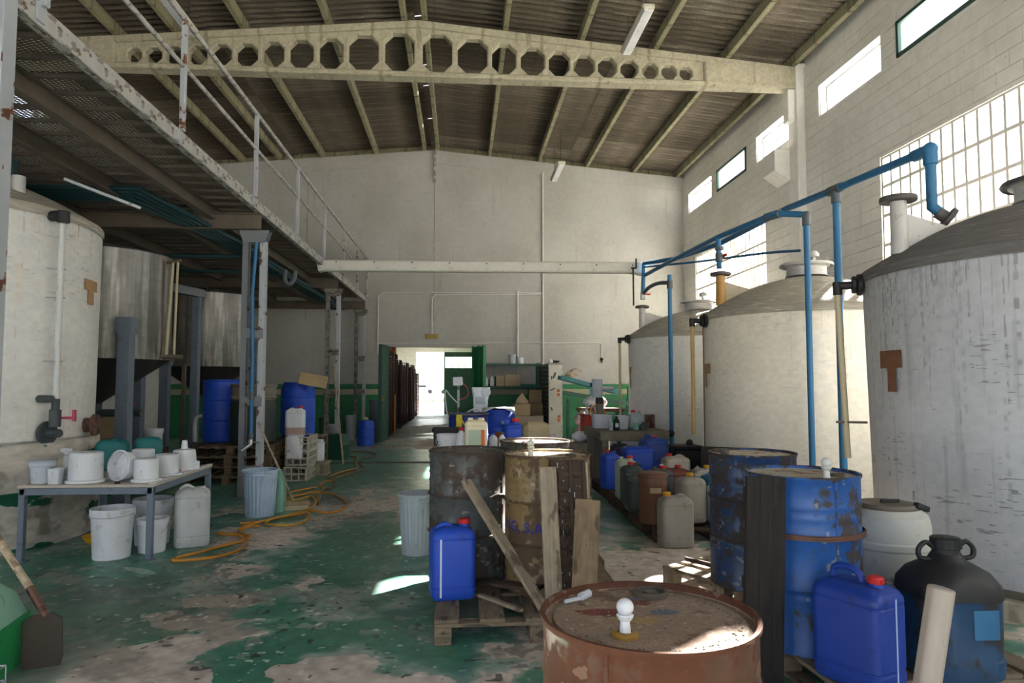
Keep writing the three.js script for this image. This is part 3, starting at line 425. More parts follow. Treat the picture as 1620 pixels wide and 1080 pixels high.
{ // teal pipes slung under the deck
  const t = T('pipe_bundle', 'bundle of dark teal pipes slung under the walkway', 'pipes');
  for (let i = 0; i < 5; i++) part('pipe', pipe([[-6.4, 3.66 + i * 0.012, -8.4 + i * 0.075], [-3.95 + i * 0.07, 3.66 + i * 0.012, -8.4 + i * 0.075], [-3.45 + i * 0.07, 3.5, -9.9], [-3.4 + i * 0.07, 3.44, -18.6]], 0.03, 8), mTealPipe, t);
  for (const [z, x] of [[-10.9, -5.8], [-12.4, -5.4]]) part('pipe', mg(bar([x, 3.44, z], [-3.2, 3.44, z], 0.03), bar([-3.2, 3.44, z], [-3.15, 3.42, z - 5], 0.03)), mTealPipe, t);
  part('bend', tube([[-3.05, 3.44, -12.2], [-3.05, 3.26, -12.2], [-2.98, 3.2, -12.2], [-2.9, 3.28, -12.2], [-2.88, 3.44, -12.2]], 0.04, 24, 10), mPVCgrey, t, 'grey looped bend');
}
{ // stiff rods and a brace under the deck, as things of the deck's underside
  one('brace_rod', 'thin pale rod hanging slantwise under the walkway above the left white tank', 'rod', bar([0, 0, 0], [0.62, -0.22, -0.2], 0.016, 8), mSteel, [-3.75, 3.42, -6.75]);
}

function tank(name, label, [x, z], y0, H, R, R0, shell, dome, hd, a0) { // a0: where its side fittings point (angle round y from +z)
  const t = T(name, label, 'tank', [x, y0, z]);
  part('shell', lathe([[0, 0], [R0 - 0.02, 0], [R0, 0.02], [R0 + (R - R0) * 0.5, H / 2], [R, H - 0.02], [R - 0.01, H]], 96, 0.5), shell, t);
  const pts = [[R + 0.012, H - 0.09], [R + 0.014, H - 0.015], [R + 0.005, H]]; for (let i = 1; i <= 14; i++) { const q = 1 - i / 14; pts.push([max(R * q, 0.001), H + hd * (1 - q * q * 0.82 - 0.18 * q)]); }
  part('dome', lathe(pts, 96, 0.5), dome, t);
  return t;
}
const domeY = (H, R, hd, r) => { const q = r / R; return H + hd * (1 - q * q * 0.82 - 0.18 * q); };
function manhole(t, y, mat, lid) { const g = part('manhole_neck', lathe([[0.27, 0], [0.25, 0.03], [0.25, 0.12], [0.29, 0.135], [0.29, 0.155]], 40), mat, t); g.position.y = y; const l = part('manhole_lid', lathe([[0.335, 0.135], [0.345, 0.15], [0.335, 0.17], [0.2, 0.19], [0.001, 0.2]], 40), lid, t); l.position.y = y; const v = part('vent_cap', lathe([[0.03, 0.18], [0.03, 0.26], [0.075, 0.27], [0.075, 0.31], [0.05, 0.345], [0.001, 0.355]], 20), mat, l); v.position.x = 0.1; }
function riser(t, r, ang, yb, yt, mat, fin) { // upright pipe on the dome with a fin and a flange
  const x = r * sin(ang), z = r * cos(ang);
  part('riser_pipe', cyl(0.065, 0.06, yt - yb, x, yb, z, 24), mat, t);
  part('riser_flange', lathe([[0.06, -0.02], [0.13, -0.02], [0.135, -0.012], [0.135, 0.012], [0.13, 0.02], [0.07, 0.035], [0.001, 0.04]], 28), mFlange, t).position.set(x, yt, z);
  const g = extr([[0, 0], [-0.52, 0.20], [-0.5, 0.24], [-0.05, 0.38], [0, 0.38]].map(([a, b]) => [-a, b]), 0.03); part('riser_fin', tr(g, 0, 0, -0.015), fin, t); const f = t.children.at(-1); f.position.set(x, yb - 0.06, z); f.rotation.y = Math.atan2(z, -x);
}
function outlet(t, R, y, ang, drop, mat, lean = 0) { // black elbow at the rim and a pale pipe dropping from it
  const ux = sin(ang), uz = cos(ang);
  const P = (d, yy) => [ux * d, yy, uz * d];
  part('outlet_elbow', mg(bar(P(R - 0.03, y), P(R + 0.2, y), 0.034), bar(P(R + 0.2, y + 0.03), P(R + 0.2, y - 0.08), 0.038), bar(P(R + 0.01, y), P(R + 0.05, y), 0.09, 16), bar(P(R + 0.06, y), P(R + 0.09, y), 0.075, 8)), mBlack, t);
  part('drop_pipe', bar(P(R + 0.2, y - 0.07), [ux * (R + 0.2) + lean, drop, uz * (R + 0.2)], 0.026), mat, t);
}
const mFlange = P_(0x4e4a48), mTankWhite = P_(0xb9b8b4), mTee = M(surf(128, 128, 0.3, (u, v) => { const n = fbm(u, v, 5, 5, 4, 501); return [mix([96, 62, 44], [128, 86, 58], n), 0.85, n]; })), mTeeLight = M(surf(128, 128, 0.3, (u, v) => { const n = fbm(u, v, 5, 5, 4, 502); return [mix([150, 112, 74], [178, 142, 100], n), 0.85, n]; }));
function teePatch(t, R, a, w, y0, y1, sa, sw, s0, s1, mat) { part('brown_patch', mg(lathe([[R + 0.002, y0], [R + 0.012, y0], [R + 0.012, y1], [R + 0.002, y1]], 8, 0.4, true, a - w / 2, w), lathe([[R + 0.002, s0], [R + 0.012, s0], [R + 0.012, s1], [R + 0.002, s1]], 6, 0.4, true, sa - sw / 2, sw)), mat, t, 'brown T-shaped patch'); }
const TR = 1.35, TH = 2.3, HD = 0.5, TB = 0.12;
{
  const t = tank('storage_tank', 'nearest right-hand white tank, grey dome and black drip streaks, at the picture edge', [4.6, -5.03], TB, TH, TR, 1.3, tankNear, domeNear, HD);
  manhole(t, domeY(TH, TR, HD, 0.1), mTankWhite, mFlange); riser(t, 1.2, -1.66, domeY(TH, TR, HD, 1.2) - 0.02, 2.93 - TB, mTankWhite, mTankWhite);
  outlet(t, TR, TH - 0.1, -1.98, 0.75, mPVCbeige, 0.05); part('strap', bar([TR * sin(-1.98), 1.05, TR * cos(-1.98)], [(TR + 0.24) * sin(-1.98), 1.05, (TR + 0.24) * cos(-1.98)], 0.01, 6), mDark, t); teePatch(t, TR - 0.014, -1.605, 0.205, 1.61 - TB, 1.745 - TB, -1.59, 0.08, 1.43 - TB, 1.612 - TB, mTee);
  part('base_ring', lathe([[1.305, 0.01], [1.315, 0.01], [1.318, 0.05], [1.308, 0.05]], 96), mGrime, t, 'dark base ring');  // thin darker ring round the foot of the shell
  const t2 = tank('storage_tank', 'middle cream-white tank with a lidded manhole, behind the two blue drums', [4.6, -8.93], TB, TH, TR, TR, tankMid, domeMid, HD);
  manhole(t2, domeY(TH, TR, HD, 0.1), mTankWhite, mTankWhite); riser(t2, 1.13, -1.72, domeY(TH, TR, HD, 1.13) - 0.02, 2.96 - TB, P_(0xb88a4a), P_(0xb0a48c)); outlet(t2, TR, TH - 0.1, -1.62, 0.7, P_(0xb89a5c)); teePatch(t2, TR + 0.002, -1.61, 0.16, 1.62 - TB, 1.75 - TB, -1.64, 0.06, 1.44 - TB, 1.622 - TB, mTeeLight);
  part('rust_run', lathe([[TR + 0.001, 0.02], [TR + 0.006, 0.02], [TR + 0.006, TH - 0.1], [TR + 0.001, TH - 0.1]], 6, 0.4, true, -1.85, 0.07), P_(0xb08a52), t2, 'rusty orange run down the shell');
  const t3 = tank('storage_tank', 'furthest of the three right-hand white tanks, beside the workbench', [4.6, -13.2], TB, TH, TR, TR, tankFar, domeFar, HD);
  manhole(t3, domeY(TH, TR, HD, 0.1), mTankWhite, mTankWhite); riser(t3, 1.08, -1.72, domeY(TH, TR, HD, 1.08) - 0.02, 2.98 - TB, mTankWhite, mTankWhite); outlet(t3, TR, TH - 0.08, -1.6, 0.3, mPVCbeige); teePatch(t3, TR + 0.002, -1.55, 0.1, 1.68 - TB, 1.8 - TB, -1.56, 0.05, 1.4 - TB, 1.69 - TB, mTeeLight);
  for (const [z, n] of [[-5.03, 'nearest'], [-8.93, 'middle'], [-13.2, 'furthest']]) one('tank_plinth', `low round concrete plinth under the ${n} right-hand tank`, 'plinth', lathe([[0, 0], [1.4, 0], [1.4, TB - 0.01], [1.39, TB], [0, TB]], 64, 0.4, true), mConc, [4.6, 0, z]);
}
{ // blue overhead pipework
  const t = T('pipework', 'blue plastic pipework bridging the three right-hand tanks overhead', 'pipes');
  const seg = (n, pts, r, m = mPVC) => part(n, pipe(pts, r, 16), m, t);
  seg('drop_pipe', [[3.84, 3.46, -6.8], [3.84, 0.05, -6.8]], 0.037); seg('drop_pipe', [[3.93, 3.4, -7.6], [3.93, 0.05, -7.6]], 0.034); seg('drop_pipe', [[3.58, 3.36, -11.7], [3.58, 0.05, -11.7]], 0.037);
  seg('main_pipe', [[3.87, 3.43, -5.4], [3.84, 3.49, -6.8], [3.9, 3.59, -8], [3.84, 3.57, -10], [3.8, 3.7, -12], [3.56, 3.83, -13.3]], 0.037);
  seg('branch_pipe', [[3.93, 3.42, -7.6], [3.7, 3.5, -7.9], [3.5, 3.49, -9.2], [3.56, 3.57, -11.5], [3.58, 3.6, -13.3]], 0.035);
  seg('tank_drop', [[3.87, 3.43, -5.4], [3.87, 2.95, -5.4], [3.93, 2.88, -5.37]], 0.042);
  part('elbow', mg(ball(0.06, 3.87, 3.43, -5.4), cyl(0.056, 0.056, 0.12, 3.87, 3.3, -5.4), bar([3.87, 3.43, -5.42], [3.868, 3.438, -5.6], 0.052)), mPVC, t);
  part('tee', mg(bar([3.845, 3.485, -6.7], [3.85, 3.5, -6.95], 0.05), cyl(0.05, 0.05, 0.12, 3.84, 3.34, -6.8)), mPVCgrey, t);
  part('elbow', mg(ball(0.05, 3.93, 3.41, -7.6), cyl(0.046, 0.046, 0.1, 3.93, 3.29, -7.6)), mPVCgrey, t); part('coupling', bar([3.74, 3.49, -7.84], [3.68, 3.5, -8.1], 0.05), mPVCgrey, t);
  part('tank_flange', mg(bar([3.9, 2.9, -5.38], [3.98, 2.83, -5.35], 0.05), bar([3.955, 2.85, -5.36], [3.985, 2.825, -5.35], 0.1, 20)), mFlange, t);
  seg('valve_pipe', [[3.5, 3.49, -9.2], [3.49, 3.05, -9.15]], 0.035); part('valve', mg(cyl(0.05, 0.05, 0.12, 3.49, 3.14, -9.15), cyl(0.055, 0.055, 0.05, 3.49, 3.3, -9.15)), mPVCgrey, t); part('valve_handle', bx(0.02, 0.04, 0.16, 3.55, 3.22, -9.12), mRed, t.children.at(-1), 'red valve handle');
  seg('valve_pipe', [[3.56, 3.83, -13.3], [3.53, 3.2, -13.3]], 0.04); part('valve', mg(cyl(0.05, 0.05, 0.14, 3.53, 3.12, -13.3)), mPVCwhite, t); part('valve_handle', bx(0.14, 0.025, 0.03, 3.6, 3.22, -13.25), mRed, t.children.at(-1), 'red valve handle');
  part('hose', tube([[3.58, 3.22, -11.7], [3.5, 3.27, -12.1], [3.5, 3.28, -12.7], [3.54, 3.24, -13.3]], 0.035, 24, 10), mPVCgrey, t, 'grey bent hose'); part('coupling', cyl(0.05, 0.05, 0.14, 3.58, 3.12, -11.7), mPVCgrey, t);
  part('thin_pipe', tube([[3.55, 3.76, -13.3], [3.95, 3.55, -11.5], [4.3, 3.35, -9.6], [4.35, 3.2, -8.6]], 0.018, 32, 8), mPVC, t);
}
{ // cable duct bridging the hall
  const t = T('duct_cover', 'long white enclosed duct bridging from the walkway edge to the far tank pipes', 'duct', [0, 0, -13.5]);
  part('duct_body', tr(loft([[0, 0.11, 0.1, 0.05], [6.05, 0.11, 0.1, 0.05], [6.25, 0.13, 0.1, 0.05, 0.02]], 4), 0, 0, 0, 0, 0, -PI / 2 + 0.004), mDuct, t); t.children[0].position.set(-2.7, 3.745, 0);
  part('end_cap', bx(0.06, 0.25, 0.22, -2.73, 3.75, 0, 0, 0, 0.2), mDuct, t);
  for (let i = 0; i < 9; i++) part('screw', bar([-2.4 + i * 0.72, 3.81, 0.1], [-2.4 + i * 0.72, 3.81, 0.108], 0.014, 8), mBlack, t);
  part('end_bracket', mg(bx(0.03, 0.2, 0.03, 3.42, 3.84, 0.14), bx(0.1, 0.03, 0.03, 3.37, 3.75, 0.14), bx(0.03, 0.75, 0.03, 3.36, 3.38, 0.14)), mBlack, t, 'black cranked bar');
}
{ // conduits on the gable wall
  const zc = ZB + 0.03, c = (label, pts, r = 0.02, mat = mPVCwhite) => one('conduit', label, 'conduit', pipe(pts, r, 8), mat, [0, 0, 0], 0, 'pipes on the gable wall');
  c('long vertical white conduit on the gable wall, from eave height down to the shelves', [[2.29, 7.5, zc], [2.29, 1.6, zc]], 0.025);
  c('conduit looping left across the gable wall and down beside the annex opening', [[2.25, 4.04, zc], [-2.2, 4.0, zc], [-2.32, 3.9, zc], [-2.32, 2.3, zc]]);
  c('conduit running down the gable wall to the yellow emergency lamp', [[2.25, 3.99, zc + 0.03], [-0.74, 3.95, zc + 0.03], [-0.83, 3.86, zc + 0.03], [-0.83, 2.85, zc + 0.03]]);
  c('second vertical conduit on the gable wall, left of the long one', [[1.57, 4.08, zc + 0.05], [1.57, 1.7, zc + 0.05]], 0.03);
  c('low horizontal conduit above the annex opening, with a drop end', [[-2.3, 2.58, zc], [3.93, 2.62, zc], [3.96, 2.58, zc], [3.96, 2.2, zc]], 0.014);
  const l = T('emergency_lamp', 'yellowed emergency lamp on the gable wall above the opening', 'lamp', [-0.83, 2.79, ZB]); part('lamp_body', loft([[-0.06, 0.15, 0.04, 0.02], [0.06, 0.17, 0.05, 0.03]], 3), mBrass, l); l.children[0].position.z = 0.055; part('lamp_back', bx(0.36, 0.14, 0.012, 0, 0, 0.008), mBrass, l);
  const s = T('wall_tap', 'small tap at the end of the low conduit on the gable wall', 'tap', [3.96, 2.16, ZB]); part('tap_body', mg(ball(0.045, 0, 0, 0.05), bar([0, 0.02, 0.03], [0, -0.1, 0.06], 0.02)), mBlack, s);
  const r = T('ridge_bar', 'short rusty bar fixed at the top centre of the gable wall', 'bar', [RX + 0.02, 7.15, ZB]); part('bar', bx(0.07, 0.95, 0.05, 0, 0.47, 0.05), mRail, r);
  const b = T('vent_box', 'white box with a sloping underside fixed high beside the right-hand pillar', 'box', [6.2, 5.34, -12.9]); part('box_body', tr(extr([[-0.26, 0.2], [0.02, 0], [0.26, 0.2], [0.26, 0.6], [-0.26, 0.6]], 0.5, [], 0.01), 0, 0, -0.25, 0, 0, 0), mBlock, b);
}
{ // left white tank on its painted plinth
  const C = [-5.25, -7.25], R = 1.45, Y0 = 0.95;
  const peel = surf(1024, 512, 0, (u, v) => { const n = fbm(u, v, 14, 4, 6, 511), f = fbm(u, v, 70, 20, 3, 512), g = ss(0.56, 0.58, n * 0.7 + fbm(u, v, 40, 12, 4, 513) * 0.3 + (v < 0.55 ? 0.03 : -0.02)); let c = mix([168, 162, 150], [190, 184, 172], f); c = mix(c, [22, 88, 62], g); c = mix(c, [104, 96, 84], ss(0.6, 0.75, fbm(u, v, 60, 6, 3, 514)) * 0.5); return [mul(c, 0.9 + 0.2 * f), 0.85, 0.6 - 0.3 * (1 - g) + 0.2 * f]; });
  one('tank_plinth', 'round concrete plinth with peeling white and green paint under the left tank', 'plinth', lathe([[0, 0], [R + 0.06, 0], [R + 0.04, Y0 - 0.02], [R + 0.02, Y0], [0, Y0]], 72, 0.5), M(peel, { bump: 0.004 }), [C[0], 0, C[1]]);
  const t = tank('storage_tank', 'large white tank on the left with a sight tube and orange patch, above the bench', C, Y0, 2.2, R, R - 0.015, tankLeft, domeMid, 0.5);
  const at = (a, r, y) => [r * sin(a), y, r * cos(a)], A = 1.27;
  part('sight_tube', mg(bar(at(A, R + 0.1, 0.34), at(A, R + 0.1, 2.16), 0.028), bar(at(A, R + 0.1, 2.13), at(A, R - 0.02, 2.13), 0.03)), mPVCwhite, t, 'upright white level tube');
  for (const y of [0.75, 1.35, 1.62]) part('tube_bracket', bx(0.16, 0.012, 0.03, ...at(A, R + 0.05, y), 0, -A + PI / 2, 0), mSteel, t);
  part('scale_marks', mg(Array.from({ length: 9 }, (_, i) => bx(0.01, 0.006, 0.03, ...at(A + 0.04, R + 0.006, 0.5 + i * 0.18), 0, A - PI / 2, 0))), mGrime, t);
  part('valve_group', mg(cyl(0.05, 0.05, 0.16, ...at(A, R + 0.1, 0.14)), bar(at(A, R - 0.02, 0.08), at(A, R + 0.16, 0.08), 0.04), bar(at(A, R + 0.0, 0.08), at(A, R + 0.03, 0.08), 0.11, 24), bar(at(A - 0.05, R - 0.02, 0.4), at(A - 0.05, R + 0.14, 0.4), 0.035), bar(at(A, R + 0.1, 0.14), at(A, R + 0.1, 0.4), 0.035)), mDarkGrey, t);
  part('valve_wheel', mg(bar(at(A + 0.03, R + 0.12, 0.22), at(A + 0.06, R + 0.2, 0.22), 0.012, 8), bx(0.03, 0.11, 0.03, ...at(A + 0.07, R + 0.2, 0.24))), mPink2, t, 'pink-red tap handle');
  part('blind_flange', mg(bar(at(A + 0.42, R - 0.02, 0.12), at(A + 0.42, R + 0.06, 0.12), 0.07, 24), bar(at(A + 0.42, R + 0.06, 0.12), at(A + 0.42, R + 0.1, 0.12), 0.11, 24)), mRust, t, 'rust-brown round flange');
  part('rim_elbow', mg(bar(at(A - 0.02, R - 0.04, 2.12), at(A - 0.02, R + 0.16, 2.12), 0.05), bar(at(A - 0.02, R + 0.14, 2.16), at(A - 0.02, R + 0.14, 2.05), 0.055)), mBlack, t); part('vent_pipe', cyl(0.06, 0.06, 0.3, ...at(A - 0.1, R - 0.3, 2.2)), mTankWhite, t);
  part('top_hatch', mg(cyl(0.3, 0.32, 0.14, 0.75, 2.5, 0.55, 28), cyl(0.12, 0.12, 0.12, 0.75, 2.62, 0.55, 16), bar([0.45, 2.56, 0.9], [0.95, 2.56, 0.9], 0.05)), mTealPipe, t, 'dark teal hatch'); teePatch(t, R - 0.008, 1.69, 0.22, 2.445 - Y0, 2.55 - Y0, 1.685, 0.1, 2.3 - Y0, 2.446 - Y0, mTeeLight);
}
{ // stainless hopper tanks on legs
  const hopper = (label, x, z, legs, top = 3.2) => {
    const t = T('hopper_tank', label, 'tank', [x, 0, z], 0, 'stainless hopper tanks'), R = 0.86;
    part('shell', lathe([[R - 0.004, 1.8], [R, 1.81], [R, top - 0.02], [R - 0.02, top], [R * 0.5, top + 0.1], [0.001, top + 0.14]], 72, 0.5), mInox, t);
    part('cone', lathe([[0.05, 1.2], [0.06, 1.24], [R - 0.01, 1.8]], 60, 0.5), mInoxCone, t); part('spout', mg(cyl(0.055, 0.055, 0.16, 0, 1.06, 0), bar([0, 1.1, 0], [0.62, 1.1, 0.1], 0.05)), mDarkGrey, t);
    part('seam', lathe([[R + 0.001, 1.8], [R + 0.006, 1.8], [R + 0.006, top - 0.02], [R + 0.001, top - 0.02]], 2, 0.4, true, 0.28, 0.02), mInox, t);
    for (const [lx, lz, y] of legs) { const l = part('leg', mg(bx(0.15, y, 0.012, lx, y / 2, lz + 0.07), bx(0.012, y, 0.14, lx + 0.07, y / 2, lz), bx(0.012, y, 0.14, lx - 0.07, y / 2, lz), bx(0.2, 0.2, 0.18, lx, y - 0.1, lz), bx(0.24, 0.02, 0.24, lx, 0.01, lz), bx(0.1, 0.3, 0.14, lx * 0.93, 2.0, lz * 0.93)), mBlueGrey, t, 'blue-grey steel leg'); void l; }
    part('lifting_eye', tr(new THREE.TorusGeometry(0.05, 0.012, 8, 16).toNonIndexed(), 0.2, top + 0.03, R - 0.1), mDark, t); return t;
  };
  const h = hopper('nearer stainless hopper tank with a cone bottom and twin sight tubes, rust-streaked', -4.8, -9.6, [[0.69, 0.75, 2.3], [0.0, -1.15, 2.0], [-0.8, 0.2, 2.3]]);
  part('sight_tubes', mg(bar([R2(0.9), 1.85, 0.1], [0.94, 3.1, 0.05], 0.018), bar([1.0, 1.85, 0.1], [1.0, 3.12, 0.05], 0.016)), mPVCbeige, h, 'pair of pale sight tubes'); part('tube_fitting', mg(bar([0.8, 1.84, 0.1], [1.12, 1.84, 0.12], 0.03), bar([0.98, 1.78, 0.1], [0.98, 1.92, 0.1], 0.024)), mDark, h); part('tube_fitting', bar([0.84, 3.1, 0.05], [1.05, 3.13, 0.05], 0.02), mDark, h); part('red_valve', mg(bx(0.14, 0.025, 0.03, 0.45, 1.22, 0.08), bar([0.45, 1.1, 0.08], [0.45, 1.22, 0.08], 0.015)), mRed, h, 'red valve handle');
  hopper('further stainless hopper tank in shadow, above the tall blue drum', -4.98, -14.0, [[-0.3, 1.15, 2.0], [0.75, -0.55, 2.3]]);
  const f = T('support_post', 'blue-grey support post with a short beam, left of the tall blue drum', 'post', [-4.67, 0, -12.6]); part('post', mg(bx(0.12, 3.0, 0.012, 0, 1.5, 0.06), bx(0.012, 3.0, 0.12, 0.06, 1.5, 0), bx(0.012, 3.0, 0.12, -0.06, 1.5, 0)), mBlueGrey, f); part('beam', bx(0.1, 0.14, 1.5, -0.1, 3.07, 0.7, 0, -0.25, 0), mColG, f);
  const rp = one('rusty_post', 'short rusty brown post among the hopper legs', 'post', bx(0.06, 1.8, 0.06, 0, 0.9, 0), mDark, [-4.55, 0, -11.8]); void rp;
}
function R2(x) { return x; }

// ---------------------------------------------------------------- builders for drums, cans, buckets, pallets
const DH = 0.88;
const drumBody = lathe([[0.0, 0.012], [0.272, 0.012], [0.278, 0], [0.292, 0], [0.292, 0.016], [0.286, 0.024], [0.286, 0.26], [0.289, 0.275], [0.286, 0.29], [0.286, 0.3], [0.298, 0.318], [0.286, 0.336], [0.286, 0.56], [0.298, 0.578], [0.286, 0.596], [0.286, 0.66], [0.2895, 0.672], [0.286, 0.684], [0.286, 0.715], [0.2895, 0.727], [0.286, 0.739], [0.286, 0.856], [0.293, 0.864], [0.294, 0.878], [0.288, 0.88], [0.281, 0.876], [0.28, 0.862]], 72, 0.9);
const drumLid = lathe([[0.281, 0.868], [0.28, 0.858], [0.262, 0.856], [0.258, 0.861], [0.001, 0.861]], 64, 0.5);
{ const p = drumLid.attributes.position, u = drumLid.attributes.uv; for (let i = 0; i < p.count; i++) u.setXY(i, p.getX(i) / 0.58 + 0.5, 0.5 - p.getZ(i) / 0.58 * -1); }
const bung = mg(lathe([[0.04, 0], [0.04, 0.008], [0.032, 0.014], [0.028, 0.008], [0.001, 0.008]], 24), bx(0.05, 0.006, 0.008, 0, 0.01, 0));
function drum(label, pos, ry, body, lid, bungs = []) {
  const t = T('steel_drum', label, 'drum', pos, ry); part('drum_body', drumBody, body, t); const ld = part('drum_lid', drumLid, lid, t); part('seam', bx(0.012, 0.84, 0.004, 0, 0.44, 0.2875), body, t);
  for (const [x, z] of bungs) part('bung', bung, mDark, ld).position.set(x, 0.861, z); return t;
}
const spigotGeo = mg(cyl(0.018, 0.014, 0.05), cyl(0.02, 0.026, 0.02, 0, 0.045, 0), ball(0.026, 0, 0.085, 0, 0.95));
const capGeo = (r, h) => { const g = [lathe([[0, 0], [r * 0.95, 0], [r, 0.003], [r, h - 0.004], [r * 0.92, h], [0, h]], 20)]; for (let i = 0; i < 16; i++) { const a = i / 16 * 2 * PI; g.push(bx(0.003, h * 0.8, 0.004, r * cos(a), h * 0.45, r * sin(a), 0, -a)); } return mg(g); };
// a plastic can with a moulded handle: w across, d deep, h to the top of the handle
function jerrycan(label, pos, ry, [w, d, h], mat, capMat, o = {}) {
  const t = T(o.name ?? 'jerrycan', label, o.cat ?? 'jerrycan', pos, ry, o.group), hw = w / 2, hd = d / 2, r = o.r ?? 0.045, y = h * (o.sh ?? 0.84);
  part('can_body', loft([[0, hw - 0.03, hd - 0.03, r * 0.6], [0.006, hw - 0.012, hd - 0.012, r * 0.8], [0.03, hw, hd, r], [h * 0.16, hw, hd, r], [h * 0.17, hw - 0.004, hd - 0.004, r], [h * 0.185, hw - 0.004, hd - 0.004, r], [h * 0.195, hw, hd, r], [y - 0.035, hw, hd, r], [y - 0.03, hw - 0.003, hd - 0.003, r], [y - 0.02, hw, hd, r], [y, hw - 0.002, hd - 0.002, r], [y + h * 0.05, hw - 0.014, hd - 0.014, r], [y + h * 0.085, hw - 0.045, hd - 0.04, r * 0.7], [y + h * 0.1, hw - 0.075, hd - 0.06, r * 0.5]], 6), mat, t);
  const yt = y + h * 0.085, cx = (o.capX ?? 0.62) * (hw - 0.03), hx0 = -hw * 0.74, hx1 = cx - (cx > 0 ? 0.065 : -0.065) * 1;
  const a = min(hx0, hx1), b = cx > 0 ? hx1 : hw * 0.74, aa = cx > 0 ? hx0 : hx1;
  part('handle', tube([[aa, yt - 0.03, 0], [aa + 0.012, h - 0.02, 0], [aa + 0.045, h, 0], [b - 0.05, h, 0], [b - 0.012, h - 0.022, 0], [b, yt - 0.03, 0]], 0.0165, 40, 10, false, 0.3), mat, t); void a;
  const nk = part('neck', cyl(0.036, 0.03, 0.04, cx, yt - 0.02, 0), mat, t);
  if (capMat) part('cap', capGeo(o.capR ?? 0.034, 0.03), capMat, nk, o.capLabel).position.set(cx, yt + 0.016, 0);
  if (o.strip) part('level_strip', bx(0.012, h * 0.78, 0.002, o.strip * hw, h * 0.45, hd + 0.0005), plain(0xb9c4d8, 0.5), t.children[0], 'pale level strip');
  return t;
}
function bucket(label, pos, [r0, r1, h], mat, o = {}) { // open pail with a collar and a wire bail
  const t = T(o.name ?? 'bucket', label, o.cat ?? 'bucket', pos, o.ry ?? 0, o.group), e = 0.004;
  const seg = o.seg ?? 40;
  part('bucket_wall', lathe([[0, 0], [r0 - 0.005, 0], [r0, 0.005], [r1, h - 0.01], [r1 + 0.006, h], [r1 - e, h - 0.002], [r0 - e, 0.012], [0, 0.012]], seg, 0.5, true), mat, t);
  if (o.collar !== false) { const c = o.collar ?? 0.06, rr_ = r0 + (r1 - r0) * (h - c) / h; part('collar', lathe([[rr_, h - c], [rr_ + 0.009, h - c], [r1 + 0.008, h - 0.004], [r1 + 0.004, h]], seg, 0.5, true), mat, t); }
  if (o.bail) part('bail', tube(Array.from({ length: 13 }, (_, i) => { const a = i / 12 * PI, R = r1 + 0.012; return [R * cos(a), h - 0.05 + R * sin(a) * cos(o.bail), R * sin(a) * sin(o.bail)]; }), 0.003, 36, 6), mSteel, t);
  if (o.lid) part('lid', lathe([[r1 + 0.009, h - 0.012], [r1 + 0.012, h - 0.01], [r1 + 0.012, h + 0.003], [r1 + 0.006, h + 0.008], [r1 - 0.012, h + 0.008], [r1 - 0.016, h + 0.003], [0, h + 0.003]], seg, 0.5, true), o.lid, t);
  return t;
}
function upturned(label, pos, [r1, r0, h], mat, o = {}) { // pail standing on its mouth
  const t = T('upturned_bucket', label, 'bucket', pos, o.ry ?? 0, o.group);
  part('bucket_wall', lathe([[r1 - 0.004, 0.001], [r1 + 0.012, 0], [r1 + 0.012, 0.01], [r1, 0.014], [r0 + 0.004, h - 0.012], [r0 - 0.004, h - 0.002], [r0 - 0.02, h], [0, h - 0.004]], 44, 0.5, true), mat, t);
  part('mouth_rim', lathe([[r1 + 0.012, 0], [r1 + 0.02, 0.004], [r1 + 0.02, 0.022], [r1 + 0.006, 0.028]], 44, 0.5, true), mat, t); return t;
}
function tubBin(label, pos, [r0, r1, h], mat, o = {}) { // fluted dustbin
  const t = T('dustbin', label, 'bin', pos, o.ry ?? 0, o.group), n = 24;
  const secs = [], P = []; for (let k = 0; k <= 8; k++) secs.push(k / 8);
  const g = new THREE.CylinderGeometry(r1, r0, h, n * 8, 4, true), p = g.attributes.position; for (let i = 0; i < p.count; i++) { const x = p.getX(i), z = p.getZ(i), a = Math.atan2(z, x), yy = p.getY(i) / h + 0.5, f = 1 - 0.035 * (0.5 + 0.5 * Math.tanh(3 * sin(a * n))) * ss(0.04, 0.1, yy) * ss(0.86, 0.76, yy); p.setX(i, x * f); p.setZ(i, z * f); } g.computeVertexNormals(); g.translate(0, h / 2, 0); void P;
  part('bin_wall', mg(boxUV(g), lathe([[0, 0.012], [r0 - 0.004, 0.012], [r0, 0]], 40, 0.5, true)), mat, t);
  part('bin_rim', lathe([[r1 - 0.006, h - 0.03], [r1 + 0.008, h - 0.03], [r1 + 0.016, h - 0.012], [r1 + 0.016, h - 0.004], [r1 + 0.004, h], [r1 - 0.006, h - 0.006]], 60, 0.5, true), mat, t);
  for (const s of [0, PI]) { const a = (o.ha ?? 0) + s; part('handle', tr(mg(bx(0.13, 0.02, 0.03, 0, h - 0.05, r1), bx(0.016, 0.06, 0.022, -0.055, h - 0.075, r1 - 0.006), bx(0.016, 0.06, 0.022, 0.055, h - 0.075, r1 - 0.006)), 0, 0, 0, 0, a, 0), mat, t); }
  return t;
}
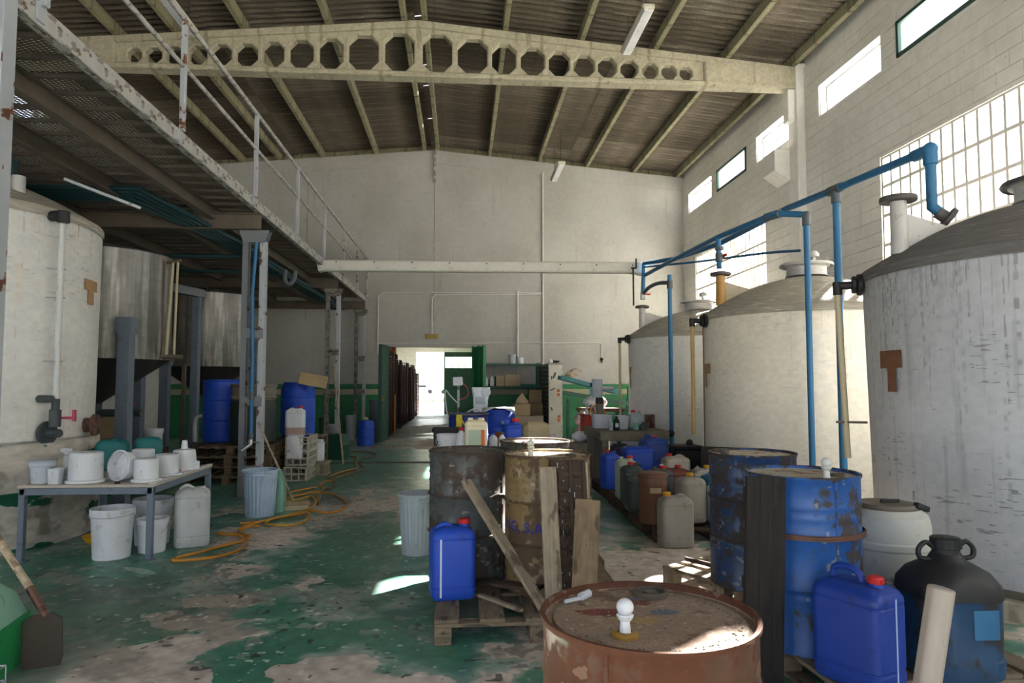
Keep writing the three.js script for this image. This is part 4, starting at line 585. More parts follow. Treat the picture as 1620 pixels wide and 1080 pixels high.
function barrel(label, pos, [R, h], mat, o = {}) { // blue plastic barrel
  const t = T('plastic_barrel', label, 'barrel', pos, o.ry ?? 0, o.group);
  const pr = o.open ? [[0, 0.01], [R * 0.9, 0], [R * 0.97, 0.02], [R, 0.06], [R, h * 0.33], [R + 0.008, h * 0.345], [R, h * 0.36], [R, h * 0.66], [R + 0.008, h * 0.675], [R, h * 0.69], [R, h - 0.05], [R - 0.008, h - 0.03], [R + 0.012, h - 0.02], [R + 0.012, h], [R - 0.006, h], [R - 0.012, h - 0.03], [R - 0.012, 0.04], [0, 0.04]]
    : [[0, 0.01], [R * 0.85, 0], [R * 0.96, 0.02], [R, h * 0.1], [R, h * 0.3], [R - 0.008, h * 0.31], [R, h * 0.33], [R, h * 0.68], [R - 0.008, h * 0.7], [R, h * 0.72], [R * 0.98, h * 0.88], [R * 0.86, h * 0.96], [R * 0.84, h], [R * 0.78, h], [R * 0.76, h * 0.975], [0, h * 0.975]];
  part('barrel_wall', lathe(pr, 48, 0.5, true), mat, t); if (o.ring) part('ring', lathe([[R + 0.006, h - 0.012], [R + 0.016, h - 0.012], [R + 0.016, h + 0.006], [R - 0.012, h + 0.006]], 48, 0.5, true), o.ring, t, 'pale rim ring'); return t;
}
function pallet(label, pos, ry, [w, d], mat, o = {}) { // w along x (boards run along z)
  const t = T('pallet', label, 'pallet', pos, ry, o.group), n = o.n ?? 5, bw = o.bw ?? 0.1;
  for (let i = 0; i < n; i++) part('board', bx(bw, 0.022, d, -w / 2 + bw / 2 + i * (w - bw) / (n - 1), 0.133, 0, 0, (hsh(i, 3, o.s ?? 1) - 0.5) * 0.02), mat, t);
  for (const z of [-1, 0, 1]) { part('bearer', bx(w, 0.022, 0.1, 0, 0.111, z * (d / 2 - 0.05)), mat, t); for (const x of [-1, 0, 1]) part('block', bx(0.1, 0.078, 0.1, x * (w / 2 - 0.05), 0.061, z * (d / 2 - 0.05)), mat, t); }
  for (const x of [-1, 0, 1]) part('skid', bx(0.1, 0.022, d, x * (w / 2 - 0.05), 0.011, 0), mat, t); return t;
}
function bottle(label, pos, [r, h], mat, capMat, o = {}) {
  const t = T('bottle', label, 'bottle', pos, o.ry ?? 0, o.group);
  part('bottle_body', lathe([[0, 0.003], [r * 0.9, 0], [r, 0.006], [r, h * 0.62], [r * 0.9, h * 0.72], [r * 0.42, h * 0.84], [r * 0.38, h * 0.9], [0, h * 0.9]], 28, 0.6, true), mat, t); part('cap', capGeo(r * 0.46, h * 0.12), capMat, t).position.y = h * 0.88; return t;
}
function carton(label, pos, ry, [w, h, d], mat, o = {}) { const t = T(o.name ?? 'cardboard_box', label, 'box', pos, ry, o.group); part('box_body', bx(w, h, d, 0, h / 2, 0, 0, 0, 0, 0.004), mat, t); part('flap', mg(bx(w * 0.495, 0.004, d, -w * 0.252, h + 0.002, 0, 0, 0, 0.0), bx(w * 0.495, 0.004, d, w * 0.252, h + 0.002, 0)), mat, t); part('tape', bx(0.05, 0.0015, d + 0.004, 0, h + 0.005, 0), mBrass, t); return t; }
function plank(label, a, b, w, th, mat, o = {}) { const t = T(o.name ?? 'plank', label, o.cat ?? 'plank'); const g = beam([0, 0, 0], [b[0] - a[0], b[1] - a[1], b[2] - a[2]], w, th, 0.003); t.position.set(...a); const m = new THREE.Mesh(g, mat); m.name = t.name; m.userData = t.userData; m.position.copy(t.position); scene.remove(t); scene.add(m); return m; }

// ---------------------------------------------------------------- right foreground
{
  const t = drum('rusty brown steel drum in the centre foreground with a white spigot on its lid', [0.51, 0, -1.9], 0.0, drumRust, lidRust, []);
  t.children[2].rotation.y = 0; const sm = t.children[2]; sm.position.set(0, 0, 0); sm.rotation.y = -0.62;
  part('spigot', spigotGeo, P_(0xd9dcdf), t.children[1], 'white plastic spigot').position.set(-0.095, 0.862, 0.13); t.children[1].children.at(-1).scale.setScalar(0.85); part('spigot_collar', lathe([[0.034, 0], [0.034, 0.008], [0.02, 0.014], [0.018, 0.014]], 20), P_(0xa07a2c), t.children[1], 'yellow-brown collar').position.set(-0.095, 0.86, 0.13);
  part('bung', lathe([[0.052, 0], [0.052, 0.012], [0.044, 0.016], [0.04, 0.006], [0.022, 0.006], [0.02, 0.014], [0.001, 0.014]], 28), mDark, t.children[1]).position.set(0.06, 0.861, -0.2);
  part('bolt', mg(bar([-0.21, 0.868, -0.135], [-0.14, 0.868, -0.175], 0.006, 8), bar([-0.16, 0.87, -0.165], [-0.125, 0.874, -0.195], 0.012, 10)), mWhite2, t.children[1], 'paint-crusted bolt');
  const fl = []; for (let i = 0; i < 130; i++) { const e = rnd() < 0.7, a = e ? rr(-2.6, 2.6) : rr(-PI, PI), r = e ? 0.255 - abs(rr(-0.03, 0.03)) : 0.24 * sqrt(rnd()); fl.push(bx(rr(0.002, 0.008), 0.002, rr(0.002, 0.006), r * cos(a), 0.8625, r * sin(a), 0, rr(0, 3), 0, 0.0003)); } part('paint_crumbs', mg(fl), mGrime, t.children[1], 'crumbs of flaked paint').userData.kind = 'stuff';
  pallet('pallet under the front blue drum and the dark blue carboy, bottom right', [2.2, 0, -3.62], 0.06, [1.1, 1.0], mPallet, { s: 3, n: 7, bw: 0.13 });
  const b1 = drum('front blue steel drum with a strap seam and white spigot, behind the black plank', [1.83, 0.145, -3.66], 0.12, drumBlue, lidPale, [[0.14, 0.1]]);
  part('spigot', spigotGeo, P_(0xc8cac6), b1.children[1], 'white plastic spigot').position.set(0.01, 0.862, 0.2); part('clamp_ring', lathe([[0.298, 0.578], [0.306, 0.57], [0.306, 0.592], [0.298, 0.596]], 72, 0.6), mRust, b1, 'rusty hoop');
  const b2 = drum('rear blue steel drum, darker and more rusted, left of the front one', [2.0, 0.145, -4.7], 2.2, drumBlue2, lidWhite, []);
  part('lid_fitting', mg(cyl(0.03, 0.03, 0.03, 0.12, 0.861, -0.14), bx(0.09, 0.03, 0.02, 0.16, 0.885, -0.14)), mDark, b2.children[1]);
  pallet('grey pallet under the rear blue drum, its corner sticking out to the left', [2.16, 0, -4.98], 0.55, [0.95, 1.0], mGreyWood, { s: 5, n: 5, bw: 0.14 });
  plank('thin dark stick lying on the grey pallet by the rear blue drum', [1.72, 0.156, -5.32], [1.92, 0.156, -5.03], 0.02, 0.02, mDarkWood, { name: 'stick', cat: 'stick' });
  { const t2 = T('dark_plank', 'tall black tar-stained crate side leaning against the front blue drum', 'plank', [1.46, 0, -3.36], 0.1); const q = new THREE.Group(); void q;
    for (let i = 0; i < 3; i++) part('board', tr(bx(0.0695, 1.03, 0.024, -0.07 + i * 0.07, 0.52, 0, 0, 0, 0, 0.002), 0, 0, 0, -0.03, 0, -0.055), mBlackWood, t2);
    for (const y of [0.12, 0.52, 0.95]) part('cleat', tr(bx(0.21, 0.06, 0.02, 0, y, -0.022), 0, 0, 0, -0.03, 0, -0.055), mBlackWood, t2); t2.position.y = 0.0; }
  jerrycan('dark blue plastic jerrycan with red cap, standing on the pallet before the front blue drum', [1.815, 0.145, -3.13], -1.12, [0.34, 0.24, 0.5], mBlueDeep, mRed, { sh: 0.8, r: 0.05, capX: 0.66 }); part('level_strip', bx(0.002, 0.37, 0.01, 0.1705, 0.22, -0.02), plain(0x9fb0d4, 0.5), scene.children.at(-1).children[0], 'pale level strip');
  { const t3 = T('white_drum', 'grimy white plastic drum with a lever lid, behind the dark blue carboy', 'drum', [2.43, 0.145, -3.86]), R = 0.22;
    part('drum_body', lathe([[0, 0], [R - 0.02, 0], [R - 0.005, 0.015], [R, 0.05], [R, 0.27], [R - 0.008, 0.28], [R, 0.29], [R, 0.43], [R + 0.008, 0.44], [R + 0.008, 0.47], [R, 0.48], [R - 0.002, 0.56], [R - 0.014, 0.61], [R - 0.05, 0.645], [0, 0.65]], 56, 0.5), mDirtyWhite, t3); part('lid', lathe([[0.155, 0.64], [0.16, 0.655], [0.15, 0.672], [0.001, 0.675]], 40), mGrime, t3, 'grey-brown dusty lid'); part('handle', mg(bx(0.11, 0.02, 0.02, -0.02, 0.69, 0.06), bx(0.12, 0.03, 0.035, 0.14, 0.66, 0.1, 0, 0.5, -0.3)), mBlack, t3); }
  { const t4 = T('carboy', 'squat dark blue carboy with black shoulders and two ring handles, at the bottom right', 'carboy', [2.3, 0.145, -3.2]), R = 0.2;
    part('carboy_body', loft([[0, R - 0.03, R - 0.05, 0.1], [0.02, R, R - 0.02, 0.13], [0.1, R + 0.004, R - 0.015, 0.13], [0.11, R - 0.004, R - 0.02, 0.13], [0.36, R, R - 0.02, 0.13], [0.37, R + 0.006, R - 0.014, 0.13]], 10), mCarboy, t4); part('shoulder', loft([[0.37, R + 0.006, R - 0.014, 0.13], [0.42, R, R - 0.02, 0.13], [0.47, R - 0.03, R - 0.04, 0.14], [0.505, R - 0.09, R - 0.09, 0.12], [0.52, 0.08, 0.08, 0.079], [0.55, 0.062, 0.062, 0.06]], 10), mBlack, t4, 'black dusty shoulder');
    part('neck', cyl(0.06, 0.058, 0.05, 0, 0.54, 0, 28), mBlack, t4); part('cap', capGeo(0.066, 0.05), mBlack, t4).position.y = 0.572; for (const s of [-1, 1]) part('ring_handle', tube([[s * 0.06, 0.575, 0], [s * 0.1, 0.6, 0], [s * 0.135, 0.57, 0], [s * 0.13, 0.53, 0], [s * 0.08, 0.52, 0]], 0.012, 24, 8), mBlack, t4);
    part('label', tr(bx(0.12, 0.13, 0.002, 0.05, 0.27, R - 0.018), 0, 0, 0, 0, 0.0), M(surf(128, 128, 0, (u, v) => { const n = fbm(u, v, 6, 6, 4, 521); return [mix([34, 88, 128], [52, 108, 148], n), 0.6, n]; })), t4, 'worn light blue label'); }
  plank('round pale wooden handle rising into the picture at the bottom right', [1.02, 0.35, -1.62], [1.12, 0.985, -1.6], 0.01, 0.01, P_(0xa0968a), { name: 'wooden_handle', cat: 'handle' }).geometry = bar([0, 0, 0], [0.13, 0.66, 0.0], 0.03, 24, 0.03);
}

// ---------------------------------------------------------------- centre: drums and planks on pallets, filling bench behind
{
  pallet('weathered wooden pallet in the centre under the grey and tan drums', [0.45, 0, -4.69], 0, [1.2, 1.22], mPallet, { s: 7, n: 5, bw: 0.145 });
  pallet('wooden pallet hidden behind the tan drum, under the third drum', [0.6, 0, -5.85], 0, [1.0, 1.0], mPallet, { s: 8 });
  drum('dark grey rust-stained steel drum, left of the tan drum', [0.062, 0.145, -5.04], 0.9, drumGrey, lidGrime, [[0.1, 0.12], [-0.12, -0.1]]);
  const td = drum('tan steel drum stencilled with blue capital letters, planks leaning on it', [0.585, 0.145, -4.73], -1.52, drumTan, lidWhite, [[0.05, -0.15]]); part('spigot', spigotGeo, P_(0xd8d4c0), td.children[1], 'pale plastic spigot').position.set(0.03, 0.862, 0.12);
  drum('third steel drum with a pale sunlit lid, behind the tan drum', [0.61, 0.145, -5.78], 0.3, drumGrey, lidWhite, [[-0.1, 0.05]]);
  jerrycan('bright blue jerrycan with a red cap on the centre pallet before the grey drum', [-0.055, 0.145, -4.52], 0.16, [0.275, 0.22, 0.455], mBlueP, mRed, { strip: -0.62, sh: 0.88, r: 0.04, capX: 0.7 });
  plank('narrow grey board leaning diagonally from the grey drum down to the centre pallet', [0.03, 0.86, -4.62], [0.49, 0.17, -4.17], 0.085, 0.022, mGreyWood);
  one('plank', 'upright light brown plank leaning on the tan drum, left of the dark slotted board', 'plank', tr(bx(0.105, 0.84, 0.022, 0, 0.42, 0), 0, 0, 0, -0.13, 0, 0.03), mGreyWood, [0.56, 0.146, -4.215]);
  { const t = T('slotted_board', 'dark paint-splashed board with rows of slots, leaning on the tan drum', 'board', [0.68, 0.146, -4.25], 0.1); const L = (g) => tr(g, 0, 0, 0, -0.16, 0, 0), holes = [];
    for (let j = 0; j < 12; j++) for (let i = 0; i < 4; i++) if (!(j < 6 && i % 2)) { const x = -0.085 + i * 0.048 + (j % 2) * 0.012, y = 0.84 - j * 0.052; holes.push(rect(x, x + 0.013, y - 0.032, y)); }
    part('board_panel', L(tr(extr(rect(-0.115, 0.115, 0, 0.88), 0.018, holes), 0, 0, -0.009)), mDarkWood, t); for (const x of [-0.1, 0.015, 0.1]) part('batten', L(bx(0.022, 0.87, 0.014, x, 0.435, 0.016)), mDarkWood, t); part('end_strip', L(bx(0.012, 0.86, 0.03, 0.122, 0.43, 0)), mPale, t);
    const sp = []; for (let i = 0; i < 40; i++) sp.push(L(bx(0.002 + rnd() * 0.004, rr(0.004, 0.05) * rnd(), 0.002, rr(-0.1, 0.1), rr(0.1, 0.86), 0.0235, 0, 0, 0, 0.0004))); part('paint_splashes', mg(sp), mGreyP, t, 'white paint splashes').userData.kind = 'stuff'; }
  one('plank', 'short wide pale board leaning at the right of the dark slotted board', 'plank', tr(bx(0.15, 0.66, 0.022, 0, 0.33, 0), 0, 0, 0, -0.16, 0, -0.05), M(paleWood, { bump: 0.003, color: 0xb4aca4 }), [0.715, 0.146, -4.1], -0.15);
  plank('broad brown board lying tilted on the centre pallet under the diagonal board', [0.1, 0.2, -4.66], [0.5, 0.22, -4.4], 0.11, 0.02, mDarkWood);
  plank('thin grey lath lying on the centre pallet beside the blue jerrycan', [0.12, 0.157, -4.5], [0.36, 0.157, -4.18], 0.035, 0.02, mGreyWood);
  tubBin('pale grey dustbin left of the dark grey drum', [-0.385, 0, -6.28], [0.13, 0.17, 0.53], mGreyP, { ha: 0.5 });

  const wt = T('work_table', 'filling table behind the centre drums, crowded with bottles and cans', 'table', [0.25, 0, -6.75]); part('table_top', bx(1.08, 0.04, 0.8, 0, 0.84, 0), mGreyWood, wt); for (const x of [-0.5, 0.5]) for (const z of [-0.35, 0.35]) part('leg', bx(0.05, 0.82, 0.05, x, 0.41, z), mBlueGrey, wt);
  bucket('small white bucket at the left end of the filling table', [-0.12, 0.86, -6.7], [0.09, 0.108, 0.15], mWhite, { bail: 2.6 });
  bottle('white bottle with a red screw cap beside the cream canister', [0.0, 0.86, -6.55], [0.05, 0.22], mWhite, mRed);
  { const j = jerrycan('cream plastic canister with a green and orange label on the filling table', [0.135, 0.86, -6.45], 0, [0.205, 0.14, 0.3], mCream, null, { name: 'canister', cat: 'canister', sh: 0.9, r: 0.03 }); part('label', bx(0.12, 0.14, 0.002, -0.01, 0.14, 0.071), plain(0x9fae98, 0.6), j.children[0], 'grey-green label'); part('label_stripe', bx(0.034, 0.14, 0.003, 0.062, 0.14, 0.071), mOrange, j.children[0], 'orange label stripe'); }
  bottle('small white bottle with a bright blue cap right of the cream canister', [0.3, 0.86, -6.6], [0.042, 0.17], mWhite, mBlueP); bottle('slim pale bottle with a rusty cap at the right end of the filling table', [0.38, 0.86, -6.5], [0.032, 0.18], mWhite2, mRust); bottle('tiny white bottle with an orange cap by the third drum', [0.46, 0.86, -6.62], [0.026, 0.12], mWhite, mOrange);
  carton('red-brown carton on the filling table behind the blue-capped bottle', [0.38, 0.86, -6.98], 0.1, [0.15, 0.14, 0.12], mRedCard);
  jerrycan('blue jerrycan with a red cap and white drips standing behind the third drum', [0.5, 0.86, -6.95], 0.3, [0.19, 0.15, 0.26], mBlueP, mRed, { sh: 0.82 });
  { const t = T('black_bin', 'black square bin at the left behind the filling table', 'bin', [-0.12, 0, -7.7]); part('bin_wall', mg(loft([[0, 0.15, 0.18, 0.03], [1.0, 0.18, 0.2, 0.03]], 4, false)), mBlack, t); part('bin_rim', loft([[0.97, 0.19, 0.21, 0.03], [1.0, 0.195, 0.215, 0.03]], 4, false, false), mBlack, t); }
  for (const [x, z, l] of [[0.12, -9.9, 'left'], [0.62, -11.35, 'right']]) pallet(`wooden pallet under the ${l} one of the two tall blue barrels`, [x, 0, z], 0, [0.8, 0.8], mPallet, { s: 11 });
  barrel('open blue barrel with a yellow glove on its rim', [0.1, 0.145, -9.9], [0.275, 0.92], mBlueDark, { open: true, ring: mGrime });
  const bb = barrel('tall blue barrel with a white sheet over its top, right of the open one', [0.6, 0.145, -11.35], [0.28, 0.92], mBlueP); part('small_label', bx(0.09, 0.06, 0.003, 0.08, 0.72, 0.282, 0, 0.3), mGreenT, bb, 'pale torn label');
  { const g = new THREE.PlaneGeometry(0.52, 0.52, 26, 26).rotateX(-PI / 2), p = g.attributes.position; for (let i = 0; i < p.count; i++) { const x = p.getX(i), z = p.getZ(i), r = hypot(x, z); p.setY(i, 0.012 + 0.035 * fbm(x + 0.5, z + 0.5, 5, 5, 3, 601) - (r > 0.27 ? (r - 0.27) * 0.9 : 0)); } g.computeVertexNormals(); one('plastic_sheet', 'crumpled white sheet lying over the tall blue barrel', 'sheet', boxUV(mg(g, g.clone().translate(0, -0.004, 0))), mWhite, [0.6, 1.065, -11.35]); }
  { const t = T('glove', 'yellow rubber glove hanging over the rim of the open blue barrel', 'glove', [-0.03, 0.93, -9.59]); const gs = [loft([[-0.02, 0.035, 0.012, 0.01], [0.05, 0.045, 0.016, 0.014], [0.13, 0.04, 0.018, 0.014]], 4)]; [[-0.034, -0.09, 0.01], [-0.012, -0.11, 0.0105], [0.012, -0.1, 0.0105], [0.034, -0.075, 0.009]].forEach(([x, y, r]) => gs.push(bar([x, -0.01, 0], [x * 1.15, y, 0.006], r, 10, r * 0.8))); gs.push(bar([0.042, 0.05, 0], [0.075, -0.01, 0.01], 0.011, 10, 0.009)); part('glove_hand', mg(gs), mYellowGlove, t); }
  { const t = T('control_post', 'grey switch box on a slim post with looping hoses, behind the open barrel', 'machine', [-0.045, 0, -10.6]); part('post', bx(0.035, 1.48, 0.035, 0, 0.74, 0), mSteel, t); part('foot', bx(0.3, 0.02, 0.3, 0, 0.01, 0), mSteel, t); part('switch_box', bx(0.15, 0.13, 0.1, -0.01, 1.52, 0, 0, 0, 0.05, 0.01), mWhite2, t); part('hose', tube([[0.05, 1.5, 0.03], [0.13, 1.42, 0.05], [0.14, 1.3, 0.05], [0.02, 1.24, 0.03]], 0.008, 30, 6), mPink2, t); part('hose', tube([[-0.02, 1.2, 0.03], [-0.12, 1.3, 0], [-0.2, 1.38, -0.02], [-0.18, 1.1, 0], [-0.1, 0.8, 0]], 0.01, 30, 6), mPVCwhite, t); part('hose', tube([[0.06, 0.7, 0.1], [0.1, 1.0, 0.05], [0.24, 1.1, 0], [0.34, 1.06, 0], [0.4, 0.9, 0]], 0.013, 40, 8), mPVCwhite, t); part('hose_end', bar([0.24, 1.05, 0], [0.235, 1.36, 0], 0.012, 8), mPVCwhite, t); }
  { const t = T('dosing_machine', 'white plastic dosing machine with a round dial, beside the green post', 'machine', [0.33, 0, -11.95]); part('hopper', loft([[1.0, 0.11, 0.12, 0.03], [1.2, 0.12, 0.13, 0.03], [1.36, 0.15, 0.15, 0.03], [1.42, 0.155, 0.155, 0.03]], 4), mWhite, t); part('dial', tr(cyl(0.075, 0.075, 0.03, 0, 0, 0, 28), 0.09, 1.34, 0.155, PI / 2, 0, 0), mGreyP, t); part('front_panel', bx(0.16, 0.12, 0.02, -0.01, 1.2, 0.135), mGreyP, t); part('stand', mg(bx(0.04, 1.0, 0.04, -0.1, 0.5, 0.1), bx(0.04, 1.0, 0.04, 0.1, 0.5, 0.1), bx(0.04, 1.0, 0.04, -0.1, 0.5, -0.1), bx(0.04, 1.0, 0.04, 0.1, 0.5, -0.1), bx(0.26, 0.03, 0.26, 0, 0.985, 0)), mSteel, t); part('spout', bar([-0.06, 1.0, 0.14], [-0.06, 0.9, 0.2], 0.03), mWhite, t); }
}
// ---------------------------------------------------------------- right of centre: jerrycans on pallets, bench
{
  const g = 'jerrycans on the long pallets';
  pallet('long dark pallet edge nearest the camera, under the brown keg', [2.42, 0, -7.02], 0, [1.2, 1.0], mDarkPallet, { s: 21 }); pallet('dark pallet further back under the tall blue cans', [2.44, 0, -8.15], 0, [1.2, 1.15], mDarkPallet, { s: 22 }); pallet('dark pallet at the back under the biggest blue cans', [2.46, 0, -9.35], 0, [1.2, 1.1], mDarkPallet, { s: 23 });
  jerrycan('grey jerrycan with a yellow cap standing alone on the floor before the pallets', [1.975, 0, -6.38], 0.0, [0.305, 0.24, 0.46], mGreyJerry, mYellow, { sh: 0.88, capX: -0.62, r: 0.06, group: g }).scale.set(1, 1, 1);
  jerrycan('grey jerrycan with a yellow cap and an orange tap, right of the brown keg', [2.24, 0.145, -6.75], 0.15, [0.27, 0.25, 0.45], mBeigeJerry2, mYellow, { sh: 0.86, capX: 0.0, r: 0.07, group: g }); { const j = scene.children.at(-1); part('tap', mg(bar([-0.08, 0.1, 0.12], [-0.08, 0.1, 0.17], 0.022), bx(0.03, 0.05, 0.02, -0.08, 0.12, 0.17)), mOrange, j, 'orange tap'); }
  { const t = T('keg', 'brown plastic keg with a ring lid, behind the lone grey jerrycan', 'keg', [1.86, 0.145, -6.72]); part('keg_body', lathe([[0, 0], [0.12, 0], [0.13, 0.01], [0.135, 0.35], [0.14, 0.36], [0.14, 0.39], [0.135, 0.4], [0.135, 0.45], [0, 0.45]], 40, 0.6, true), mBrown, t); part('lid_ring', lathe([[0.136, 0.44], [0.146, 0.445], [0.146, 0.475], [0.13, 0.485], [0, 0.48]], 40, 0.6, true), mBrown, t); part('label', lathe([[0.136, 0.3], [0.1375, 0.3], [0.1375, 0.35], [0.136, 0.35]], 10, 0.6, true, -0.45, 0.8), mCard, t, 'pale speckled print'); }
  jerrycan('dark green jerrycan at the pallet edge behind the brown keg', [1.83, 0.145, -7.35], 0.05, [0.16, 0.28, 0.37], mDarkGrey, null, { sh: 0.88, group: g });
  jerrycan('black-green jerrycan with a red cap, second from the pallet edge', [1.9, 0.145, -7.72], 0.0, [0.22, 0.28, 0.45], mDarkGrey, mRed, { sh: 0.86, capX: -0.1, group: g }); jerrycan('another dark jerrycan with a red cap, right of the black-green one', [2.18, 0.145, -7.6], 0.2, [0.24, 0.26, 0.42], mDarkGrey, mRed, { sh: 0.86, capX: 0.4, group: g });
  jerrycan('whitish-green jerrycan with an orange-red cap, standing narrow side out', [1.93, 0.145, -8.12], 0.0, [0.22, 0.26, 0.47], mGreenWhite, mOrangeRed, { sh: 0.88, capX: 0.6, group: g });
  jerrycan('blue jerrycan with a red cap at the far left of the pallets', [1.91, 0.145, -8.92], 0.1, [0.21, 0.28, 0.46], mBlueP, mRed, { sh: 0.88, capX: -0.4, group: g });
  jerrycan('wide blue jerrycan lying level behind the whitish-green one', [2.34, 0.145, -9.2], 0.0, [0.4, 0.3, 0.49], mBlueP, null, { sh: 0.94, group: g });
  jerrycan('tall blue jerrycan with a pink-red cap, highest and furthest on the pallets', [2.66, 0.145, -9.55], 0.15, [0.36, 0.3, 0.63], mBlueSoft, mPink2, { sh: 0.84, capX: 0.15, r: 0.06, group: g });
  { const t = T('dark_cap_can', 'small dark can between the wide blue jerrycan and the bench', 'can', [2.22, 0.145, -9.72]); part('can_body', loft([[0, 0.12, 0.1, 0.03], [0.46, 0.12, 0.1, 0.03], [0.5, 0.08, 0.07, 0.03]], 4), mBlack, t); part('cap', capGeo(0.03, 0.03), mBlack, t).position.y = 0.5; }
  jerrycan('beige jerrycan with a red cap standing by the black box', [2.68, 0.145, -8.62], 0.1, [0.33, 0.24, 0.44], mBeigeJerry, mRed, { sh: 0.88, capX: -0.62, r: 0.06, group: g }); bottle('small clear bottle with a pale cap beside the beige jerrycan', [2.44, 0.145, -8.4], [0.05, 0.36], mWhite2, mWhite);
  { const t = jerrycan('red-brown square canister with a red cap behind the brown keg', [2.42, 0.145, -7.9], 0.0, [0.38, 0.3, 0.37], mRedBrown, mRed, { name: 'canister', cat: 'canister', sh: 0.9, capX: 0.4, group: g }); void t; }
  jerrycan('grey-white jerrycan with a yellow cap behind the one with the orange tap', [2.72, 0.145, -7.75], 0.0, [0.26, 0.24, 0.4], mBeigeJerry2, mYellow, { sh: 0.86, capX: 0.5, group: g }); jerrycan('light blue jerrycan with an orange cap beside the rear blue drum', [2.66, 0.145, -7.2], 0.1, [0.26, 0.24, 0.41], mPVC, mOrange, { sh: 0.86, capX: 0.6, group: g });
  jerrycan('off-white jerrycan half hidden by the rear blue drum', [2.5, 0.145, -6.72], 0, [0.2, 0.22, 0.36], mWhite2, null, { sh: 0.88, group: g });
  { const t = T('black_chest', 'low black chest against the middle tank behind the jerrycans', 'chest', [3.22, 0, -9.93]); part('chest_body', bx(0.42, 0.55, 0.4, 0, 0.275, 0, 0, 0, 0, 0.02), mBlack, t); part('chest_lid', bx(0.44, 0.05, 0.42, 0, 0.575, 0, 0, 0, 0, 0.02), mBlack, t); part('knob', ball(0.05, 0.08, 0.63, 0), mBlack, t); }
  one('leaning_sheet', 'dark brown rectangular board standing before the middle tank', 'board', bx(0.62, 0.72, 0.03, 0, 0.36, 0, -0.12, 0, 0), mBlackWood, [3.2, 0.0, -8.25], -0.5);
  { const t = T('workbench', 'rough grey workbench with a thick top, beyond the jerrycans', 'bench', [2.56, 0, -10.85]); part('bench_top', bx(1.05, 0.14, 1.35, 0, 0.71, 0, 0, 0, 0, 0.015), mBenchWood, t); part('panel', bx(0.05, 0.64, 1.2, -0.46, 0.32, 0), mBenchWood, t); part('panel', bx(0.05, 0.64, 1.2, 0.46, 0.32, 0), mBenchWood, t); part('front_board', bx(0.8, 0.34, 0.03, 0.05, 0.46, 0.58), mGreyP, t, 'pale front board'); part('leg', bx(0.1, 0.64, 0.1, -0.44, 0.32, 0.6), mBenchWood, t); }
  { const tub = (label, p, w, d, h) => { const t = T('plastic_tub', label, 'tub', p); part('tub_wall', mg(loft([[0, w / 2 - 0.02, d / 2 - 0.02, 0.03], [h, w / 2, d / 2, 0.03]], 5, false), loft([[0.01, w / 2 - 0.025, d / 2 - 0.025, 0.03], [h, w / 2 - 0.006, d / 2 - 0.006, 0.03]], 5, false)), mWhite2, t); part('tub_rim', loft([[h - 0.02, w / 2 + 0.008, d / 2 + 0.008, 0.035], [h, w / 2 + 0.008, d / 2 + 0.008, 0.035]], 5, false, false), mWhite2, t); return t; };
    tub('white rectangular tub at the left end of the workbench', [2.23, 0.781, -11.0], 0.3, 0.26, 0.21); tub('white square tub in the middle of the workbench behind the dark bottle', [2.49, 0.781, -10.7], 0.2, 0.2, 0.21); }
  bottle('dark bottle with a white label on the front of the workbench', [2.34, 0.781, -10.42], [0.045, 0.21], mBlack, mBlack); part('label', lathe([[0.0455, 0.05], [0.046, 0.05], [0.046, 0.11], [0.0455, 0.11]], 10, 0.6, true, -0.6, 1.2), mWhite, scene.children.at(-1), 'white label'); bottle('clear slim bottle left of the dark one on the workbench', [2.25, 0.781, -10.4], [0.03, 0.16], mGreyP, mWhite);
  jerrycan('grey-white canister with a red cap on the workbench', [2.72, 0.781, -10.75], 0, [0.24, 0.2, 0.26], mGreyP, mRed, { name: 'canister', cat: 'canister', sh: 0.86, capX: -0.5 }); bottle('glass jar with a pale lid before the grey-white canister', [2.64, 0.781, -10.45], [0.045, 0.14], mGreenT, mWhite2); bottle('squat dark jar at the front right of the workbench', [2.76, 0.781, -10.45], [0.05, 0.12], mDarkGrey, mDarkGrey);
  carton('open brown box at the right end of the workbench', [2.96, 0.781, -10.95], 0, [0.19, 0.21, 0.2], mRust, { name: 'brown_box' });
  one('rubber_ball', 'dark round float hanging at the right corner of the workbench', 'float', ball(0.055, 0, 0, 0), mBlack, [3.14, 0.74, -10.3]);
  { const t = T('standpipe', 'tall grey-headed tap stand behind the workbench tubs', 'tap stand', [2.33, 0, -11.75]); part('stand_pipe', mg(bar([0, 0, 0], [0, 1.3, 0], 0.045), bar([0.03, 0.9, 0], [0.03, 1.25, 0], 0.06)), mGrime, t); part('stand_head', mg(bar([-0.02, 1.25, 0], [-0.02, 1.56, 0], 0.09, 20), bar([0.0, 1.4, 0], [0.26, 1.4, 0.02], 0.035)), mGreyP, t); part('collar', cyl(0.07, 0.07, 0.1, 0.02, 1.14, 0), mBlack, t); }
}
